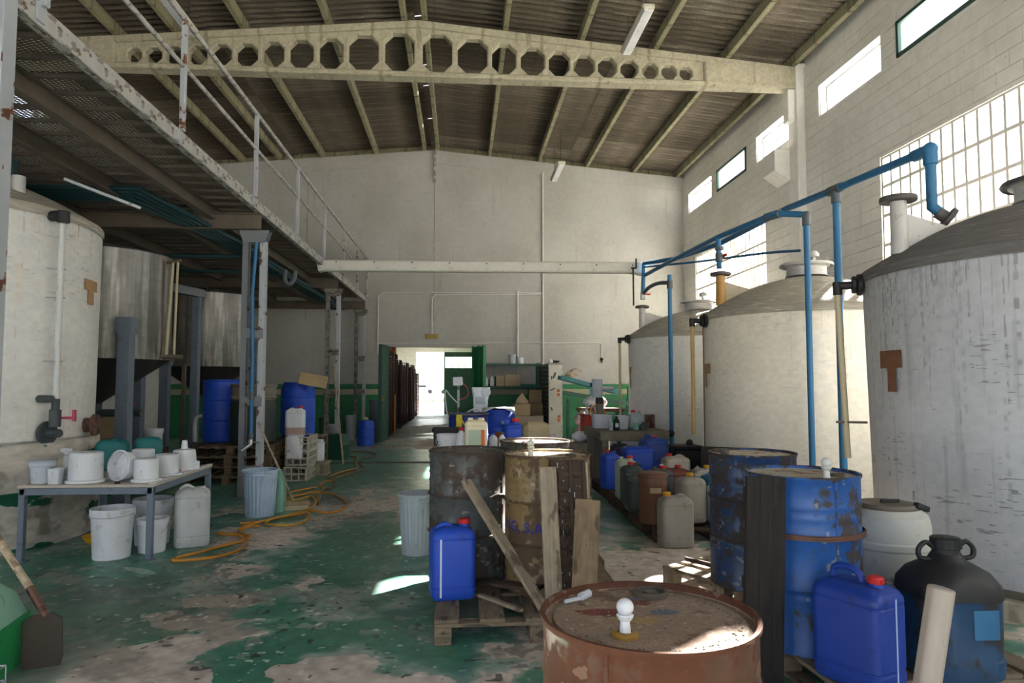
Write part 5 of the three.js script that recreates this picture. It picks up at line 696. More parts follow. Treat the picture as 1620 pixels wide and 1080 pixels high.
// ---------------------------------------------------------------- far right: cabinet, shelves, conveyor, sacks
{
  const t = T('tall_cabinet', 'tall off-white metal cabinet with orange warning stickers and a dark louvred side', 'cabinet', [2.33, 0, -18.15]); part('cabinet_body', bx(0.36, 1.98, 2.0, 0, 0.99, -0.02, 0, 0, 0, 0.008), mCabinet, t); part('door', bx(0.33, 1.9, 0.02, 0, 0.99, 0.985, 0, 0, 0, 0.005), mCabinetDoor, t); const cd = t.children.at(-1); for (let i = 0; i < 16; i++) part('louvre', bx(0.012, 0.09, 1.9, -0.186, 0.3 + i * 0.105, -0.02, 0, 0, 0.25), mDarkGrey, t); for (const [x, y] of [[0.07, 1.3], [0.07, 1.2], [0.08, 0.66], [0.08, 0.57]]) part('sticker', bx(0.07, 0.07, 0.003, x, y, 0.9965), mOrange, t.children[1], 'orange warning sticker'); for (const [x, y, w, h, r] of [[-0.03, 1.68, 0.05, 0.16, -0.4], [-0.1, 1.62, 0.03, 0.09, 0], [-0.08, 1.33, 0.12, 0.03, 0.5], [-0.1, 0.85, 0.04, 0.08, 0.3]]) part('scrape', bx(w, h, 0.002, x, y, 0.996, 0, 0, r), mDark, t.children[1], 'dark scraped patch'); void cd;
  one('cable_heap', 'small heap of dark cable on top of the tall cabinet', 'cable', mg(tube(Array.from({ length: 24 }, (_, i) => [0.13 * sin(i * 1.9) * (0.6 + 0.4 * sin(i)), 0.02 + i * 0.002, 0.13 * cos(i * 2.3)]), 0.012, 120, 6, false)), mCable, [2.34, 1.985, -17.4]); one('white_bulb', 'round white cap lying on the left of the cabinet top', 'cap', ball(0.06, 0, 0.05, 0, 0.85), mWhite, [2.22, 1.98, -17.25]);
  const s = T('shelving', 'dark green steel shelf rack against the gable wall, right of the opening', 'shelves', [1.42, 0, -19.15]); for (const x of [-0.9, 0.68]) for (const z of [-0.25, 0.25]) part('upright', bx(0.05, 2.04, 0.05, x, 1.02, z), mGreenSteel, s); for (const y of [0.5, 1.39, 2.0]) part('shelf', mg(bx(1.66, 0.03, 0.56, -0.1, y, 0), bx(1.66, 0.06, 0.02, -0.1, y - 0.02, 0.28)), mGreenSteel, s);
  bucket('taller grey paint tin on the top shelf of the green rack', [1.39, 2.015, -19.05], [0.1, 0.1, 0.25], mGreyP, { lid: mGreyP, collar: false, name: 'paint_tin', cat: 'tin' }); bucket('shorter paint tin right of the taller one on the top shelf', [1.6, 2.015, -19.05], [0.11, 0.11, 0.18], mWhite2, { lid: mGreyP, collar: false, name: 'paint_tin', cat: 'tin' });
  bottle('slim white bottle at the left of the middle green shelf', [0.67, 1.405, -19.0], [0.05, 0.26], mWhite, mWhite); bottle('larger white bottle second on the middle green shelf', [0.83, 1.405, -19.0], [0.065, 0.28], mWhite, mWhite2); carton('brown box beside the white bottles on the middle green shelf', [1.04, 1.405, -19.05], 0.1, [0.23, 0.27, 0.3], mCard); carton('wide brown box at the right of the middle green shelf', [1.4, 1.405, -19.08], -0.05, [0.42, 0.31, 0.3], mCard);
  carton('pale carton on the upper row of the stack before the cabinet', [1.92, 0.97, -18.2], 0, [0.33, 0.34, 0.34], mCardPale); carton('pale carton under the upper one in the stack before the cabinet', [1.93, 0.434, -18.2], 0.04, [0.34, 0.525, 0.36], mCardPale); carton('small carton left of the stack, in shadow under the shelf', [1.48, 0.692, -17.3], 0.12, [0.4, 0.28, 0.35], mCardPale); carton('wide carton at the bottom of the stack before the cabinet', [1.66, 0.434, -17.3], 0, [0.72, 0.25, 0.42], mCardWhite); one('carton_stand', 'low wooden crate carrying the stack of cartons', 'crate', bx(0.9, 0.43, 1.4, 0, 0.215, 0), mPallet, [1.68, 0, -17.75]);
  { const tt = T('hooded_box', 'pointed opened carton flap standing on the small carton', 'box', [1.5, 0.982, -17.4]); part('box_body', extr([[-0.16, 0], [0.16, 0], [0.16, 0.06], [0.0, 0.26], [-0.14, 0.1]], 0.2, [], 0.004), mCard, tt); }
  one('paper_roll', 'beige paper bundle lying on a crate right of the blue barrels', 'bundle', tr(loft([[0, 0.07, 0.1, 0.05], [0.05, 0.115, 0.14, 0.07], [0.26, 0.12, 0.145, 0.07], [0.33, 0.09, 0.11, 0.05]], 5), -0.17, 0.12, 0, 0, 0, -PI / 2), mBagBeige, [0.98, 0.752, -9.1]); one('bundle_crate', 'wooden crate under the beige paper bundle, right of the blue barrels', 'crate', mg(bx(0.5, 0.1, 0.02, 0, 0.06, 0.2), bx(0.5, 0.1, 0.02, 0, 0.19, 0.2), bx(0.5, 0.1, 0.02, 0, 0.32, 0.2), bx(0.5, 0.1, 0.02, 0, 0.45, 0.2), bx(0.5, 0.1, 0.02, 0, 0.58, 0.2), bx(0.5, 0.05, 0.44, 0, 0.725, 0), bx(0.48, 0.7, 0.02, 0, 0.35, -0.2), bx(0.02, 0.7, 0.4, -0.23, 0.35, 0), bx(0.02, 0.7, 0.4, 0.23, 0.35, 0)), mPallet, [0.98, 0, -9.1]);
  const cv = T('conveyor', 'inclined conveyor with blue-green side rails before the gable wall', 'conveyor', [0, 0, -16.6]); part('side_rail', beam([2.35, 1.63, 0.2], [3.75, 1.27, 0.2], 0.05, 0.1), mBlueGreen, cv); part('side_rail', beam([2.35, 1.63, -0.3], [3.75, 1.27, -0.3], 0.05, 0.1), mBlueGreen, cv); part('lower_rail', beam([2.4, 1.27, 0.2], [4.05, 0.98, 0.2], 0.05, 0.09), mGreenSteel, cv); part('belt', beam([2.35, 1.6, -0.05], [3.75, 1.24, -0.05], 0.45, 0.02), mBlack, cv); part('strut', bx(0.07, 1.5, 0.05, 3.08, 0.75, 0.2), mBlueGreen, cv); for (const x of [2.55, 4.0]) part('leg', bx(0.06, 1.1, 0.06, x, 0.55, 0.0), mGreenSteel, cv); part('leg', bx(0.1, 1.4, 0.08, 4.1, 0.7, -0.2), mGreenPost, cv, 'bright green post');
  one('dead_branch', 'dry brown tangle lying on the top of the conveyor', 'tangle', mg(tube([[-0.2, 0, 0], [-0.05, 0.12, 0], [0.1, 0.2, 0.02], [0.24, 0.14, 0]], 0.02, 20, 6), tube([[-0.1, 0, 0.04], [0.0, 0.1, 0.05], [0.14, 0.06, 0]], 0.03, 20, 6), ball(0.1, -0.04, 0.05, 0, 0.7)), mPale, [2.62, 1.63, -16.5]);
  const sack = (label, p, [a, b, c], m, sd) => { const g = new THREE.SphereGeometry(1, 28, 18), q = g.attributes.position; for (let i = 0; i < q.count; i++) { const x = q.getX(i), y = q.getY(i), z = q.getZ(i), k = 0.8 + 0.42 * fbm((x + 1) / 2, (y + z * 0.7 + 2) / 4, 6, 6, 4, sd); q.setXYZ(i, x * a * k, max(-1, y * k) * b + b * 0.95, z * c * k); } g.computeVertexNormals(); return one('plastic_sack', label, 'sack', boxUV(g), m, p); };
  sack('crumpled white plastic sack on the brown table under the conveyor', [2.74, 0.98, -14.2], [0.26, 0.13, 0.2], mSack, 701); sack('silver crumpled sack hanging beside the cabinet front, topmost of three', [2.36, 0.66, -13.6], [0.14, 0.14, 0.14], mFoil, 702); sack('silver crumpled sack in the middle of the three beside the cabinet', [2.37, 0.36, -13.6], [0.15, 0.17, 0.15], mFoil, 703); sack('lowest silver crumpled sack of the three beside the cabinet', [2.42, 0, -13.55], [0.18, 0.2, 0.17], mFoil, 704); sack('clear-white bag with pink print before the cabinet foot', [1.5, 0, -11.2], [0.2, 0.33, 0.18], mSackPink, 705); sack('small white sack lying on the box with the red diamond', [1.98, 0.512, -11.6], [0.15, 0.09, 0.13], mSack, 706);
  const bt = T('brown_table', 'small brown table carrying the white sack, behind the red crate', 'table', [2.85, 0, -14.2]); part('table_top', bx(0.9, 0.07, 0.6, 0, 0.945, 0), mRust, bt); for (const x of [-0.4, 0.4]) part('leg', bx(0.05, 0.91, 0.5, x, 0.455, 0), mGreenSteel, bt);
  const rc = T('red_crate', 'bright red steel crate with coloured hoses in it, behind the workbench', 'crate', [2.46, 0, -12.9]); part('crate_body', mg(bx(0.42, 0.9, 0.02, 0, 0.45, 0.2), bx(0.42, 0.9, 0.02, 0, 0.45, -0.2), bx(0.02, 0.9, 0.38, -0.2, 0.45, 0), bx(0.02, 0.9, 0.38, 0.2, 0.45, 0), bx(0.4, 0.02, 0.38, 0, 0.3, 0)), mRedCrate, rc); part('crate_rim', mg(bx(0.46, 0.03, 0.04, 0, 0.9, 0.2), bx(0.46, 0.03, 0.04, 0, 0.9, -0.2), bx(0.04, 0.03, 0.44, -0.21, 0.9, 0), bx(0.04, 0.03, 0.44, 0.21, 0.9, 0)), mRedCrate, rc);
  [[mYellow, -0.02, 'yellow'], [mOrange, 0.06, 'orange'], [mGreyP, -0.1, 'grey']].forEach(([m, x, n]) => one('hose_coil', `${n} hose bent in an arch out of the red crate`, 'hose', tube([[x - 0.1, 0, 0], [x - 0.08, 0.24, 0.02], [x, 0.34, 0.03], [x + 0.1, 0.22, 0.02], [x + 0.14, 0.0, 0]], 0.014, 40, 8), m, [2.5, 0.75, -12.9]));
  bottle('tiny white bottle on the rim of the red crate', [2.3, 0.915, -12.71], [0.035, 0.11], mWhite, mWhite);
  carton('white box with a red diamond sign on the floor behind the tan drum', [1.95, 0, -11.6], 0.1, [0.34, 0.5, 0.3], mCardWhite); { const b = scene.children.at(-1); part('hazard_diamond', bx(0.1, 0.1, 0.003, 0.04, 0.33, 0.152, 0, 0, PI / 4), mRed, b, 'red diamond label'); }
  const wj = T('grey_bucket_stand', 'grey-white drum standing low behind the third drum, right side', 'drum', [1.72, 0, -11.9]); part('drum_body', lathe([[0, 0], [0.16, 0], [0.17, 0.02], [0.17, 0.32], [0.15, 0.36], [0, 0.37]], 32, 0.6, true), mGreyP, wj);
}

// ---------------------------------------------------------------- left: bench with white pails, pallets and drums under the walkway
{
  const t = T('bench_table', 'low grey steel table with a pale worn top, loaded with white pails', 'table', [-3.155, 0, -6.87]);
  part('table_top', bx(1.1, 0.025, 1.42, 0.0, 0.628, 0), P_(0xb8ae9e), t); part('apron', mg(bx(1.08, 0.06, 0.03, 0, 0.585, 0.68), bx(1.08, 0.06, 0.03, 0, 0.585, -0.68), bx(0.03, 0.06, 1.36, 0.53, 0.585, 0), bx(0.03, 0.06, 1.36, -0.53, 0.585, 0)), mBlueGrey, t); part('edge_strip', bx(0.05, 0.012, 1.4, 0.53, 0.646, 0), mWhite, t, 'white edge strip'); for (const x of [-0.52, 0.52]) for (const z of [-0.67, 0.67]) part('leg', mg(bx(0.05, 0.6, 0.05, x, 0.31, z), bx(0.09, 0.012, 0.09, x, 0.006, z)), mBlueGrey, t);
  const Y = 0.642;
  bucket('small white lidded pail at the left end of the steel table', [-3.58, Y, -6.3], [0.085, 0.098, 0.19], mLightGreyPail, { bail: 1.5, lid: mGreyP });
  jerrycan('translucent square jug between the small pail and the big upturned tub', [-3.4, Y, -6.42], 0.2, [0.13, 0.13, 0.27], mNatural, null, { name: 'jug', cat: 'jug', sh: 0.8, r: 0.03 }); { const c = T('plastic_cup', 'small square white cup in front of the translucent jug', 'cup', [-3.44, Y, -6.24]); part('cup_wall', loft([[0, 0.045, 0.045, 0.015], [0.13, 0.05, 0.05, 0.015]], 4, false), mWhite2, c); part('cup_rim', loft([[0.125, 0.054, 0.054, 0.016], [0.132, 0.054, 0.054, 0.016]], 4, false, false), mWhite2, c); }
  upturned('largest upturned white tub on the steel table, left of centre', [-3.235, Y, -6.32], [0.135, 0.125, 0.26], mWhite);
  upturned('front upturned white pail right of the lying lid', [-2.735, Y, -6.33], [0.1, 0.096, 0.2], mWhite); upturned('upturned white pail right of the front one on the steel table', [-2.72, Y, -6.72], [0.105, 0.1, 0.2], mWhite); upturned('upturned white pail behind the other two, slightly higher', [-2.97, Y, -6.8], [0.1, 0.092, 0.24], mWhite);
  { const f = T('funnel', 'white funnel standing mouth down with its spout up, at the table corner', 'funnel', [-2.72, Y, -7.12]); part('funnel_cone', lathe([[0.118, 0], [0.122, 0.004], [0.104, 0.17], [0.096, 0.2], [0.03, 0.21]], 40, 0.5, true), mWhite, f); part('spout', lathe([[0.034, 0.205], [0.022, 0.29], [0.018, 0.29], [0.018, 0.22]], 24, 0.5, true), mWhite, f); part('grip', bx(0.05, 0.08, 0.02, 0.13, 0.05, 0.02), mWhite, f); }
  { const l = T('round_lid', 'round white basin lying on edge, leaning on the upturned pails', 'basin', [-2.93, Y + 0.125, -6.42], -0.45); part('basin_shell', tr(lathe([[0, 0], [0.09, 0], [0.115, 0.02], [0.125, 0.1], [0.13, 0.1], [0.12, 0.015]], 44, 0.5, true), 0, 0, 0, PI / 2 - 0.15, 0, 0), mWhite, l); part('rim_edge', tr(lathe([[0.124, 0.09], [0.134, 0.09], [0.134, 0.1], [0.126, 0.104]], 44, 0.5, true), 0, 0, 0, PI / 2 - 0.15, 0, 0), mWhite, l); }
  one('loose_lid', 'small orange-red cap lying by the funnel on the steel table', 'cap', lathe([[0, 0], [0.03, 0], [0.034, 0.02], [0.02, 0.03], [0, 0.032]], 24), mOrangeRed, [-2.71, Y, -6.93]); one('loose_lid', 'small black cap on the front edge of the steel table', 'cap', capGeo(0.022, 0.014), mBlack, [-2.92, Y, -6.21]);
  for (const [x, z, w, n, ry] of [[-3.46, -7.24, 0.28, 'teal plastic drum on the back of the table beside the left tank', 0.2], [-3.22, -7.47, 0.27, 'second teal plastic drum, partly hidden behind the upturned pails', 0.5]]) { const d = T('teal_drum', n, 'drum', [x, Y, z], ry); part('drum_body', loft([[0, w / 2 - 0.02, w / 2 - 0.03, 0.06], [0.015, w / 2, w / 2 - 0.01, 0.08], [0.24, w / 2, w / 2 - 0.01, 0.08], [0.27, w / 2 - 0.012, w / 2 - 0.02, 0.08], [0.29, w / 2 - 0.035, w / 2 - 0.04, 0.08]], 8), mTeal, d); part('cap', capGeo(0.03, 0.012), mTeal, d).position.set(0.02, 0.29, 0); }
  for (const [x, z, w] of [[-3.15, -6.5, 0.25], [-3.05, -7.0, 0.2]]) one('plastic_strip', x < -3.1 ? 'thin white strip lying left on the steel table top' : 'short white strip lying between the pails and teal drums', 'strip', bx(w, 0.012, 0.03, 0, 0.006, 0, 0, 0.1), mWhite, [x, Y, z]);
  bucket('large white bucket in front under the steel table', [-3.0, 0, -6.32], [0.145, 0.17, 0.425], mWhite, { bail: 1.65, collar: 0.075 }); bucket('second large white bucket behind, under the steel table', [-2.88, 0, -6.83], [0.145, 0.17, 0.42], mWhite2, { collar: 0.075 }); bucket('smaller white bucket beside the table leg', [-2.745, 0, -6.51], [0.11, 0.128, 0.295], mWhite, { bail: 2.4, collar: 0.04 });
  jerrycan('large translucent white jerrycan under the right side of the table', [-2.48, 0, -6.72], 0.35, [0.3, 0.27, 0.55], mNatural, null, { sh: 0.86, r: 0.07 });
  one('yellow_basin', 'shallow yellow basin in shadow under the left of the table', 'basin', lathe([[0, 0], [0.1, 0], [0.14, 0.06], [0.144, 0.06], [0.105, 0.004], [0, 0.006]], 36), mYellow, [-3.42, 0.0, -6.95]);
  { const s = T('shovel', 'old square-bladed shovel leaning at the lower left edge', 'shovel', [-2.2, 0, -3.93]); part('blade', tr(loft([[0, 0.085, 0.004, 0.003], [0.05, 0.095, 0.006, 0.005], [0.24, 0.09, 0.012, 0.01], [0.27, 0.05, 0.014, 0.012]], 3), 0.0, 0.0, 0, -0.15, 0.3, 0.05), mShovel, s); part('socket', bar([-0.01, 0.25, -0.04], [-0.12, 0.4, -0.07], 0.022, 10), mRust, s); part('handle', bar([-0.11, 0.385, -0.07], [-0.75, 1.2, -0.2], 0.02, 12), mPale, s); }
  { const s = T('green_tub', 'bright green crate with a pale sack in it, cut off at the lower left corner', 'crate', [-2.5, 0, -3.86], 0.15); part('crate_wall', loft([[0, 0.17, 0.17, 0.03], [0.26, 0.19, 0.19, 0.03]], 5, true), mGreenBright, s); part('sack', loft([[0.255, 0.18, 0.18, 0.04], [0.38, 0.15, 0.15, 0.08], [0.45, 0.09, 0.09, 0.08]], 6), mGreenT, s, 'pale green sack'); }
  { const s = T('wire_basket', 'thin wire basket at the very bottom left corner', 'basket', [-2.28, 0, -3.6]); const g = []; for (let i = 0; i < 6; i++) g.push(bar([-0.25 + i * 0.07, 0.0, 0], [-0.25 + i * 0.07, 0.14, 0], 0.003, 6)); for (const y of [0.004, 0.07, 0.14]) g.push(bar([-0.25, y, 0], [0.1, y, 0], 0.003, 6), bar([0.1, y, 0], [0.1, y, 0.25], 0.003, 6)); part('wires', mg(g), mSteel, s); part('rim', bar([-0.25, 0.14, 0], [0.1, 0.14, 0], 0.005, 6), mSteel, s); }
}
{
  tubBin('pale blue dustbin standing before the nearest laced column', [-2.27, 0, -8.16], [0.155, 0.19, 0.52], mLightBlue, { ha: 0.15 });
  one('green_sheet', 'upright pale green plastic sack behind the pale blue dustbin', 'sack', loft([[0, 0.06, 0.1, 0.03], [0.3, 0.06, 0.08, 0.03], [0.48, 0.02, 0.03, 0.015]], 4), mGreenT, [-2.12, 0, -8.42]);
  { const b = T('broom', 'broom with a pale head resting on the floor and its stick against the column', 'broom', [-1.97, 0, -8.5]); part('stick', bar([0.0, 0.08, 0], [-0.68, 0.98, -0.86], 0.014, 10), mPale, b); part('head', bx(0.3, 0.05, 0.07, 0.02, 0.075, 0, 0, 0.25), mPale2, b); part('bristles', loft([[0, 0.15, 0.04, 0.01], [0.055, 0.14, 0.03, 0.01]], 3), mBagBeige, b); b.children.at(-1).rotation.y = 0.25; b.children.at(-1).position.x = 0.02; }
  for (let i = 0; i < 4; i++) pallet(['lowest weathered pallet of the stack under the dark tank', 'second pallet from the floor in the stack under the dark tank', 'third pallet from the floor in the stack under the dark tank', 'top pallet of the stack, carrying the blue drum and dark tank'][i], [-3.45 + 0.02 * (i % 2), i * 0.144, -11.15], 0.02 * (i - 1), [1.25, 1.1], mPalletLeft, { s: 31 + i, n: 7, bw: 0.1 });
  barrel('tall blue plastic drum on the pallet stack, left of the dark tank', [-3.78, 0.577, -11.35], [0.28, 0.97], mBlueP, { open: true });
  { const k = T('dark_tank', 'dark green-grey round tank with a brownish collar on the pallet stack', 'tank', [-3.18, 0.577, -10.98]), R = 0.34; part('tank_wall', lathe([[0, 0.01], [R - 0.03, 0], [R, 0.03], [R, 0.6], [R - 0.012, 0.64], [R - 0.015, 0.66]], 48, 0.5), mDarkTank, k); part('collar', lathe([[R - 0.015, 0.65], [R - 0.015, 0.85], [R + 0.004, 0.86], [R + 0.004, 0.9], [R - 0.03, 0.9], [R - 0.04, 0.66]], 48, 0.5), mCollar, k, 'grey-brown collar'); part('cord', tube(Array.from({ length: 25 }, (_, i) => { const a = i / 24 * 2 * PI; return [(R + 0.008) * cos(a), 0.7 + 0.008 * sin(3 * a), (R + 0.008) * sin(a)]; }), 0.008, 60, 6), mPale, k); }
  for (let i = 0; i < 4; i++) pallet(['lowest pallet under the bright blue drum right of the column', 'second pallet under the bright blue drum right of the column', 'third pallet under the bright blue drum right of the column', 'topmost pallet under the bright blue drum right of the column'][i], [-2.72, i * 0.15, -12.25], 0, [0.7, 0.9], mPalletLeft, { s: 41 + i });
  barrel('bright blue plastic drum right of the nearest column, with a carton on top', [-2.78, 0.596, -12.15], [0.285, 0.91], mBlueP, { open: false });
  { const c = carton('open beige carton tipped over the edge of the bright blue drum', [-2.5, 1.44, -11.85], 0.25, [0.46, 0.2, 0.28], mCardPale); c.rotation.z = -0.2; }
  const crate = (label, y, k) => { const c = T('lattice_crate', label, 'crate', [-2.52, y, -11.32 + k], 0, 'white lattice crates'); const w = 0.34, h = 0.222, d = 0.66, g = (ww, n) => { const o = []; for (const yy of [0.012, h / 2, h - 0.012]) o.push(bx(ww, 0.022, 0.02, 0, yy, 0)); for (let i = 0; i <= n; i++) o.push(bx(0.02, h, 0.02, -ww / 2 + 0.01 + i * (ww - 0.02) / n, h / 2, 0)); return mg(o); };
    part('crate_side', tr(g(w, 3), 0, 0, d / 2), mCrateW, c); part('crate_side', tr(g(w, 3), 0, 0, -d / 2), mCrateW, c); for (const s of [-1, 1]) part('crate_side', tr(g(d, 5), s * w / 2, 0, 0, 0, PI / 2, 0), mCrateW, c); part('crate_base', bx(w, 0.012, d, 0, 0.006, 0), mCrateW, c); return c; };
  crate('lowest white lattice crate of the stack before the bright blue drum', 0, 0.1); crate('middle white lattice crate of the stack before the bright blue drum', 0.224, 0); crate('top white lattice crate, with the half-full jerrycan on it', 0.448, 0);
  { const j = jerrycan('white jerrycan with a red cap, a third full of brownish liquid, on the crates', [-2.6, 0.671, -11.2], 0.0, [0.29, 0.2, 0.42], mWhite, mRed, { sh: 0.9, capX: 0.66, r: 0.05 }); part('liquid_level', loft([[0.02, 0.1462, 0.1012, 0.05], [0.13, 0.1462, 0.1012, 0.05]], 5, false, false), mPinkish, j, 'brownish liquid showing through'); }
  { const g = new THREE.PlaneGeometry(0.23, 0.5, 8, 26), p = g.attributes.position; for (let i = 0; i < p.count; i++) { const y = p.getY(i) + 0.25, x = p.getX(i); p.setXYZ(i, x, y > 0.33 ? 0.004 : y - 0.33, y > 0.33 ? -(y - 0.33) : 0.012 + 0.014 * sin(x * 22 + y * 9)); } g.computeVertexNormals(); one('white_cloth', 'white sheet hanging down the front of the lattice crates', 'cloth', boxUV(mg(g, g.clone().translate(0, 0.003, -0.003))), mSack, [-2.55, 0.672, -10.985]); }
  { const b = T('concrete_block', 'hollow concrete block lying on the floor beside the lattice crates', 'block', [-2.28, 0, -11.72], 0); part('block_body', tr(extr(rect(-0.2, 0.2, 0, 0.2), 0.2, [], 0.006), 0, 0, -0.1), mConcBlock, b); const bb = b.children[0]; bb.geometry = mg(bx(0.22, 0.03, 0.4, 0, 0.015, 0), bx(0.22, 0.03, 0.4, 0, 0.195, 0), bx(0.03, 0.21, 0.4, -0.095, 0.105, 0), bx(0.18, 0.16, 0.03, 0.01, 0.105, 0.185), bx(0.18, 0.16, 0.03, 0.01, 0.105, 0), bx(0.18, 0.16, 0.03, 0.01, 0.105, -0.185)); part('core_edge', mg(bx(0.02, 0.16, 0.03, 0.095, 0.105, 0.185), bx(0.02, 0.16, 0.03, 0.095, 0.105, 0)), mConcBlock, b); }
  jerrycan('slim white canister standing on the hollow concrete block', [-2.32, 0.21, -11.75], 0.4, [0.13, 0.12, 0.34], mWhite, null, { name: 'canister', cat: 'canister', sh: 0.9, r: 0.025 });
  { const h = T('green_hutch', 'dark green box with chamfered roof corners standing on the floor, stick beside it', 'box', [-2.42, 0, -13.98], -0.35); part('hutch_body', tr(extr([[-0.18, 0], [0.18, 0], [0.19, 0.28], [0.12, 0.49], [-0.12, 0.49], [-0.19, 0.28]], 0.3, [], 0.01), 0, 0, -0.15), mGreenP, h); part('base_skid', bx(0.36, 0.02, 0.32, 0, 0.01, 0), mGreenP, h); }
  one('leaning_stick', 'long pale stick leaning from the green box to the second laced column', 'stick', bar([0, 0, 0], [-0.54, 1.88, -1.84], 0.018, 10), mPale, [-2.16, 0.0, -13.08]);
  barrel('small blue barrel on the floor beside the tall grey bin', [-2.27, 0, -16.9], [0.2, 0.6], mBlueP, {}); one('barrel_bung', 'beige crumpled bag on the small blue barrel', 'bag', ball(0.07, 0, 0.03, 0, 0.7), mBagBeige, [-2.28, 0.6, -16.9]);
  bucket('tall dark grey bin by the annex door leaf', [-2.14, 0, -17.85], [0.15, 0.185, 1.06], mGreyDark, { name: 'dustbin', cat: 'bin' }); bucket('light grey square-shouldered bin before the green wall band', [-2.87, 0, -18.5], [0.12, 0.15, 0.65], mGreyP, { name: 'dustbin', cat: 'bin', collar: 0.14 }); bucket('dark green bin with a lid beside the grey ones at the back', [-3.43, 0, -17.9], [0.13, 0.15, 0.62], mGreenP, { name: 'dustbin', cat: 'bin', lid: mGreenP }); bucket('short grey bin in front of the dark green one', [-3.05, 0, -17.05], [0.12, 0.15, 0.5], mGreyP, { name: 'dustbin', cat: 'bin' }); bucket('dark pail with a pale handle behind the bright blue drum', [-3.45, 0, -15.6], [0.14, 0.17, 0.5], mGreyDark, { bail: 0.9 });
  carton('white box standing before the short grey bin', [-2.9, 0, -16.6], 0, [0.12, 0.3, 0.1], mCardWhite, { name: 'white_box' });
  // clutter under the nearer hopper
  carton('beige carton on the crates under the nearer hopper tank', [-5.05, 0.735, -10.2], 0.2, [0.5, 0.28, 0.4], mCardPale); carton('second beige carton under the nearer hopper, beneath the first', [-4.98, 0.445, -10.15], -0.1, [0.4, 0.28, 0.3], mCardPale); pallet('stack top pallet under the nearer hopper tank', [-4.98, 0.3, -10.15], 0.1, [0.8, 0.95], mPalletLeft, { s: 51 }); one('low_crate', 'dark crate carrying the pallet under the nearer hopper', 'crate', bx(0.75, 0.3, 0.85, 0, 0.15, 0), mDarkWood, [-4.98, 0, -10.15]);
  bucket('white pail standing under the outlet of the nearer hopper', [-4.28, 0.6, -10.1], [0.1, 0.12, 0.26], mWhite2, {}); one('pail_stand', 'rusty box under the white pail by the hopper leg', 'crate', bx(0.3, 0.6, 0.3, 0, 0.3, 0), mRust, [-4.28, 0, -10.1]);
  const wcan = (label, p) => jerrycan(label, p, 0.1, [0.19, 0.17, 0.32], mWhite2, null, { name: 'canister', cat: 'canister', sh: 0.88, r: 0.025 }); wcan('white canister with a dark top behind the hopper legs, on a low block', [-4.65, 0.45, -11.0]); one('canister_stand', 'grey block under the white canister behind the hopper legs', 'block', bx(0.3, 0.45, 0.3, 0, 0.225, 0), mConcBlock, [-4.65, 0, -11.0]);
  { const e = T('tap_elbow', 'white curved pipe end beside the support post', 'pipe', [-4.5, 0, -12.2]); part('pipe', tube([[0, 0.5, 0], [0, 0.85, 0], [0.08, 0.93, 0], [0.2, 0.92, 0], [0.24, 0.8, 0], [0.24, 0.62, 0]], 0.03, 40, 10), mPVCwhite, e); part('foot', cyl(0.05, 0.04, 0.5, 0, 0, 0), mDarkGrey, e); }
}
{ // hoses on the floor
  const hz = (label, pts, m) => one('garden_hose', label, 'hose', tube(pts.map(([x, z], i) => [x, 0.017 + (i % 3 === 1 ? 0.012 : 0), z]), 0.0135, pts.length * 14, 8), m, [0, 0, 0], 0, 'orange hoses on the green floor');
  hz('orange hose with the big round loop right of the broom head', [[-2.05, -10.16], [-2.3, -9.6], [-2.27, -9.15], [-2.16, -9.42], [-1.96, -9.63], [-1.77, -9.62], [-1.57, -9.26], [-1.37, -8.63], [-1.41, -8.29], [-1.55, -8.18], [-1.72, -8.28], [-1.83, -8.29], [-1.9, -8.12], [-2.0, -7.86], [-2.11, -7.74], [-2.32, -7.63]], mHose);
  hz('orange hose snaking from the bin past the broom back to the green box', [[-2.22, -7.29], [-2.13, -7.62], [-2.06, -7.84], [-1.93, -7.99], [-1.78, -8.17], [-1.77, -8.53], [-1.8, -8.99], [-1.89, -9.67], [-1.92, -10.01], [-2.05, -10.42], [-2.03, -10.66], [-1.95, -10.9], [-2.08, -11.28], [-1.95, -11.79], [-1.81, -12.35], [-1.92, -13.06], [-2.0, -13.7], [-2.1, -14.21], [-2.37, -14.4], [-2.89, -14.5]], mHose);
  hz('yellowish hose in a flat loop before the pale blue dustbin', [[-1.8, -8.29], [-1.69, -8.05], [-1.67, -7.73], [-1.75, -7.51], [-1.89, -7.45], [-2.06, -7.61], [-2.05, -7.81], [-1.91, -8.01], [-1.78, -8.47], [-1.81, -8.92], [-1.95, -9.3], [-2.06, -9.1], [-2.2, -9.0]], mHoseY);
  hz('orange hose looping at the far end round the green box', [[-1.74, -8.72], [-1.9, -9.84], [-1.83, -10.0], [-1.85, -10.55], [-1.93, -10.95], [-1.84, -11.61], [-1.67, -12.21], [-1.87, -13.06], [-1.95, -13.69], [-1.94, -13.94], [-1.74, -14.09], [-1.78, -14.73], [-2.03, -15.24], [-2.31, -15.16], [-2.68, -15.03], [-3.01, -14.92]], mHoseDark);
  hz('orange hose coiled at the foot of the steel table, nearest the camera', [[-2.08, -7.46], [-2.2, -7.44], [-2.22, -7.24], [-2.08, -7.03], [-2.02, -6.97], [-2.05, -6.8], [-2.2, -6.55], [-2.27, -6.32], [-2.4, -6.19], [-2.37, -6.09], [-2.1, -6.12], [-1.98, -6.38], [-1.98, -6.69], [-2.06, -6.87], [-2.16, -7.05], [-2.4, -7.15]], mHose);
}
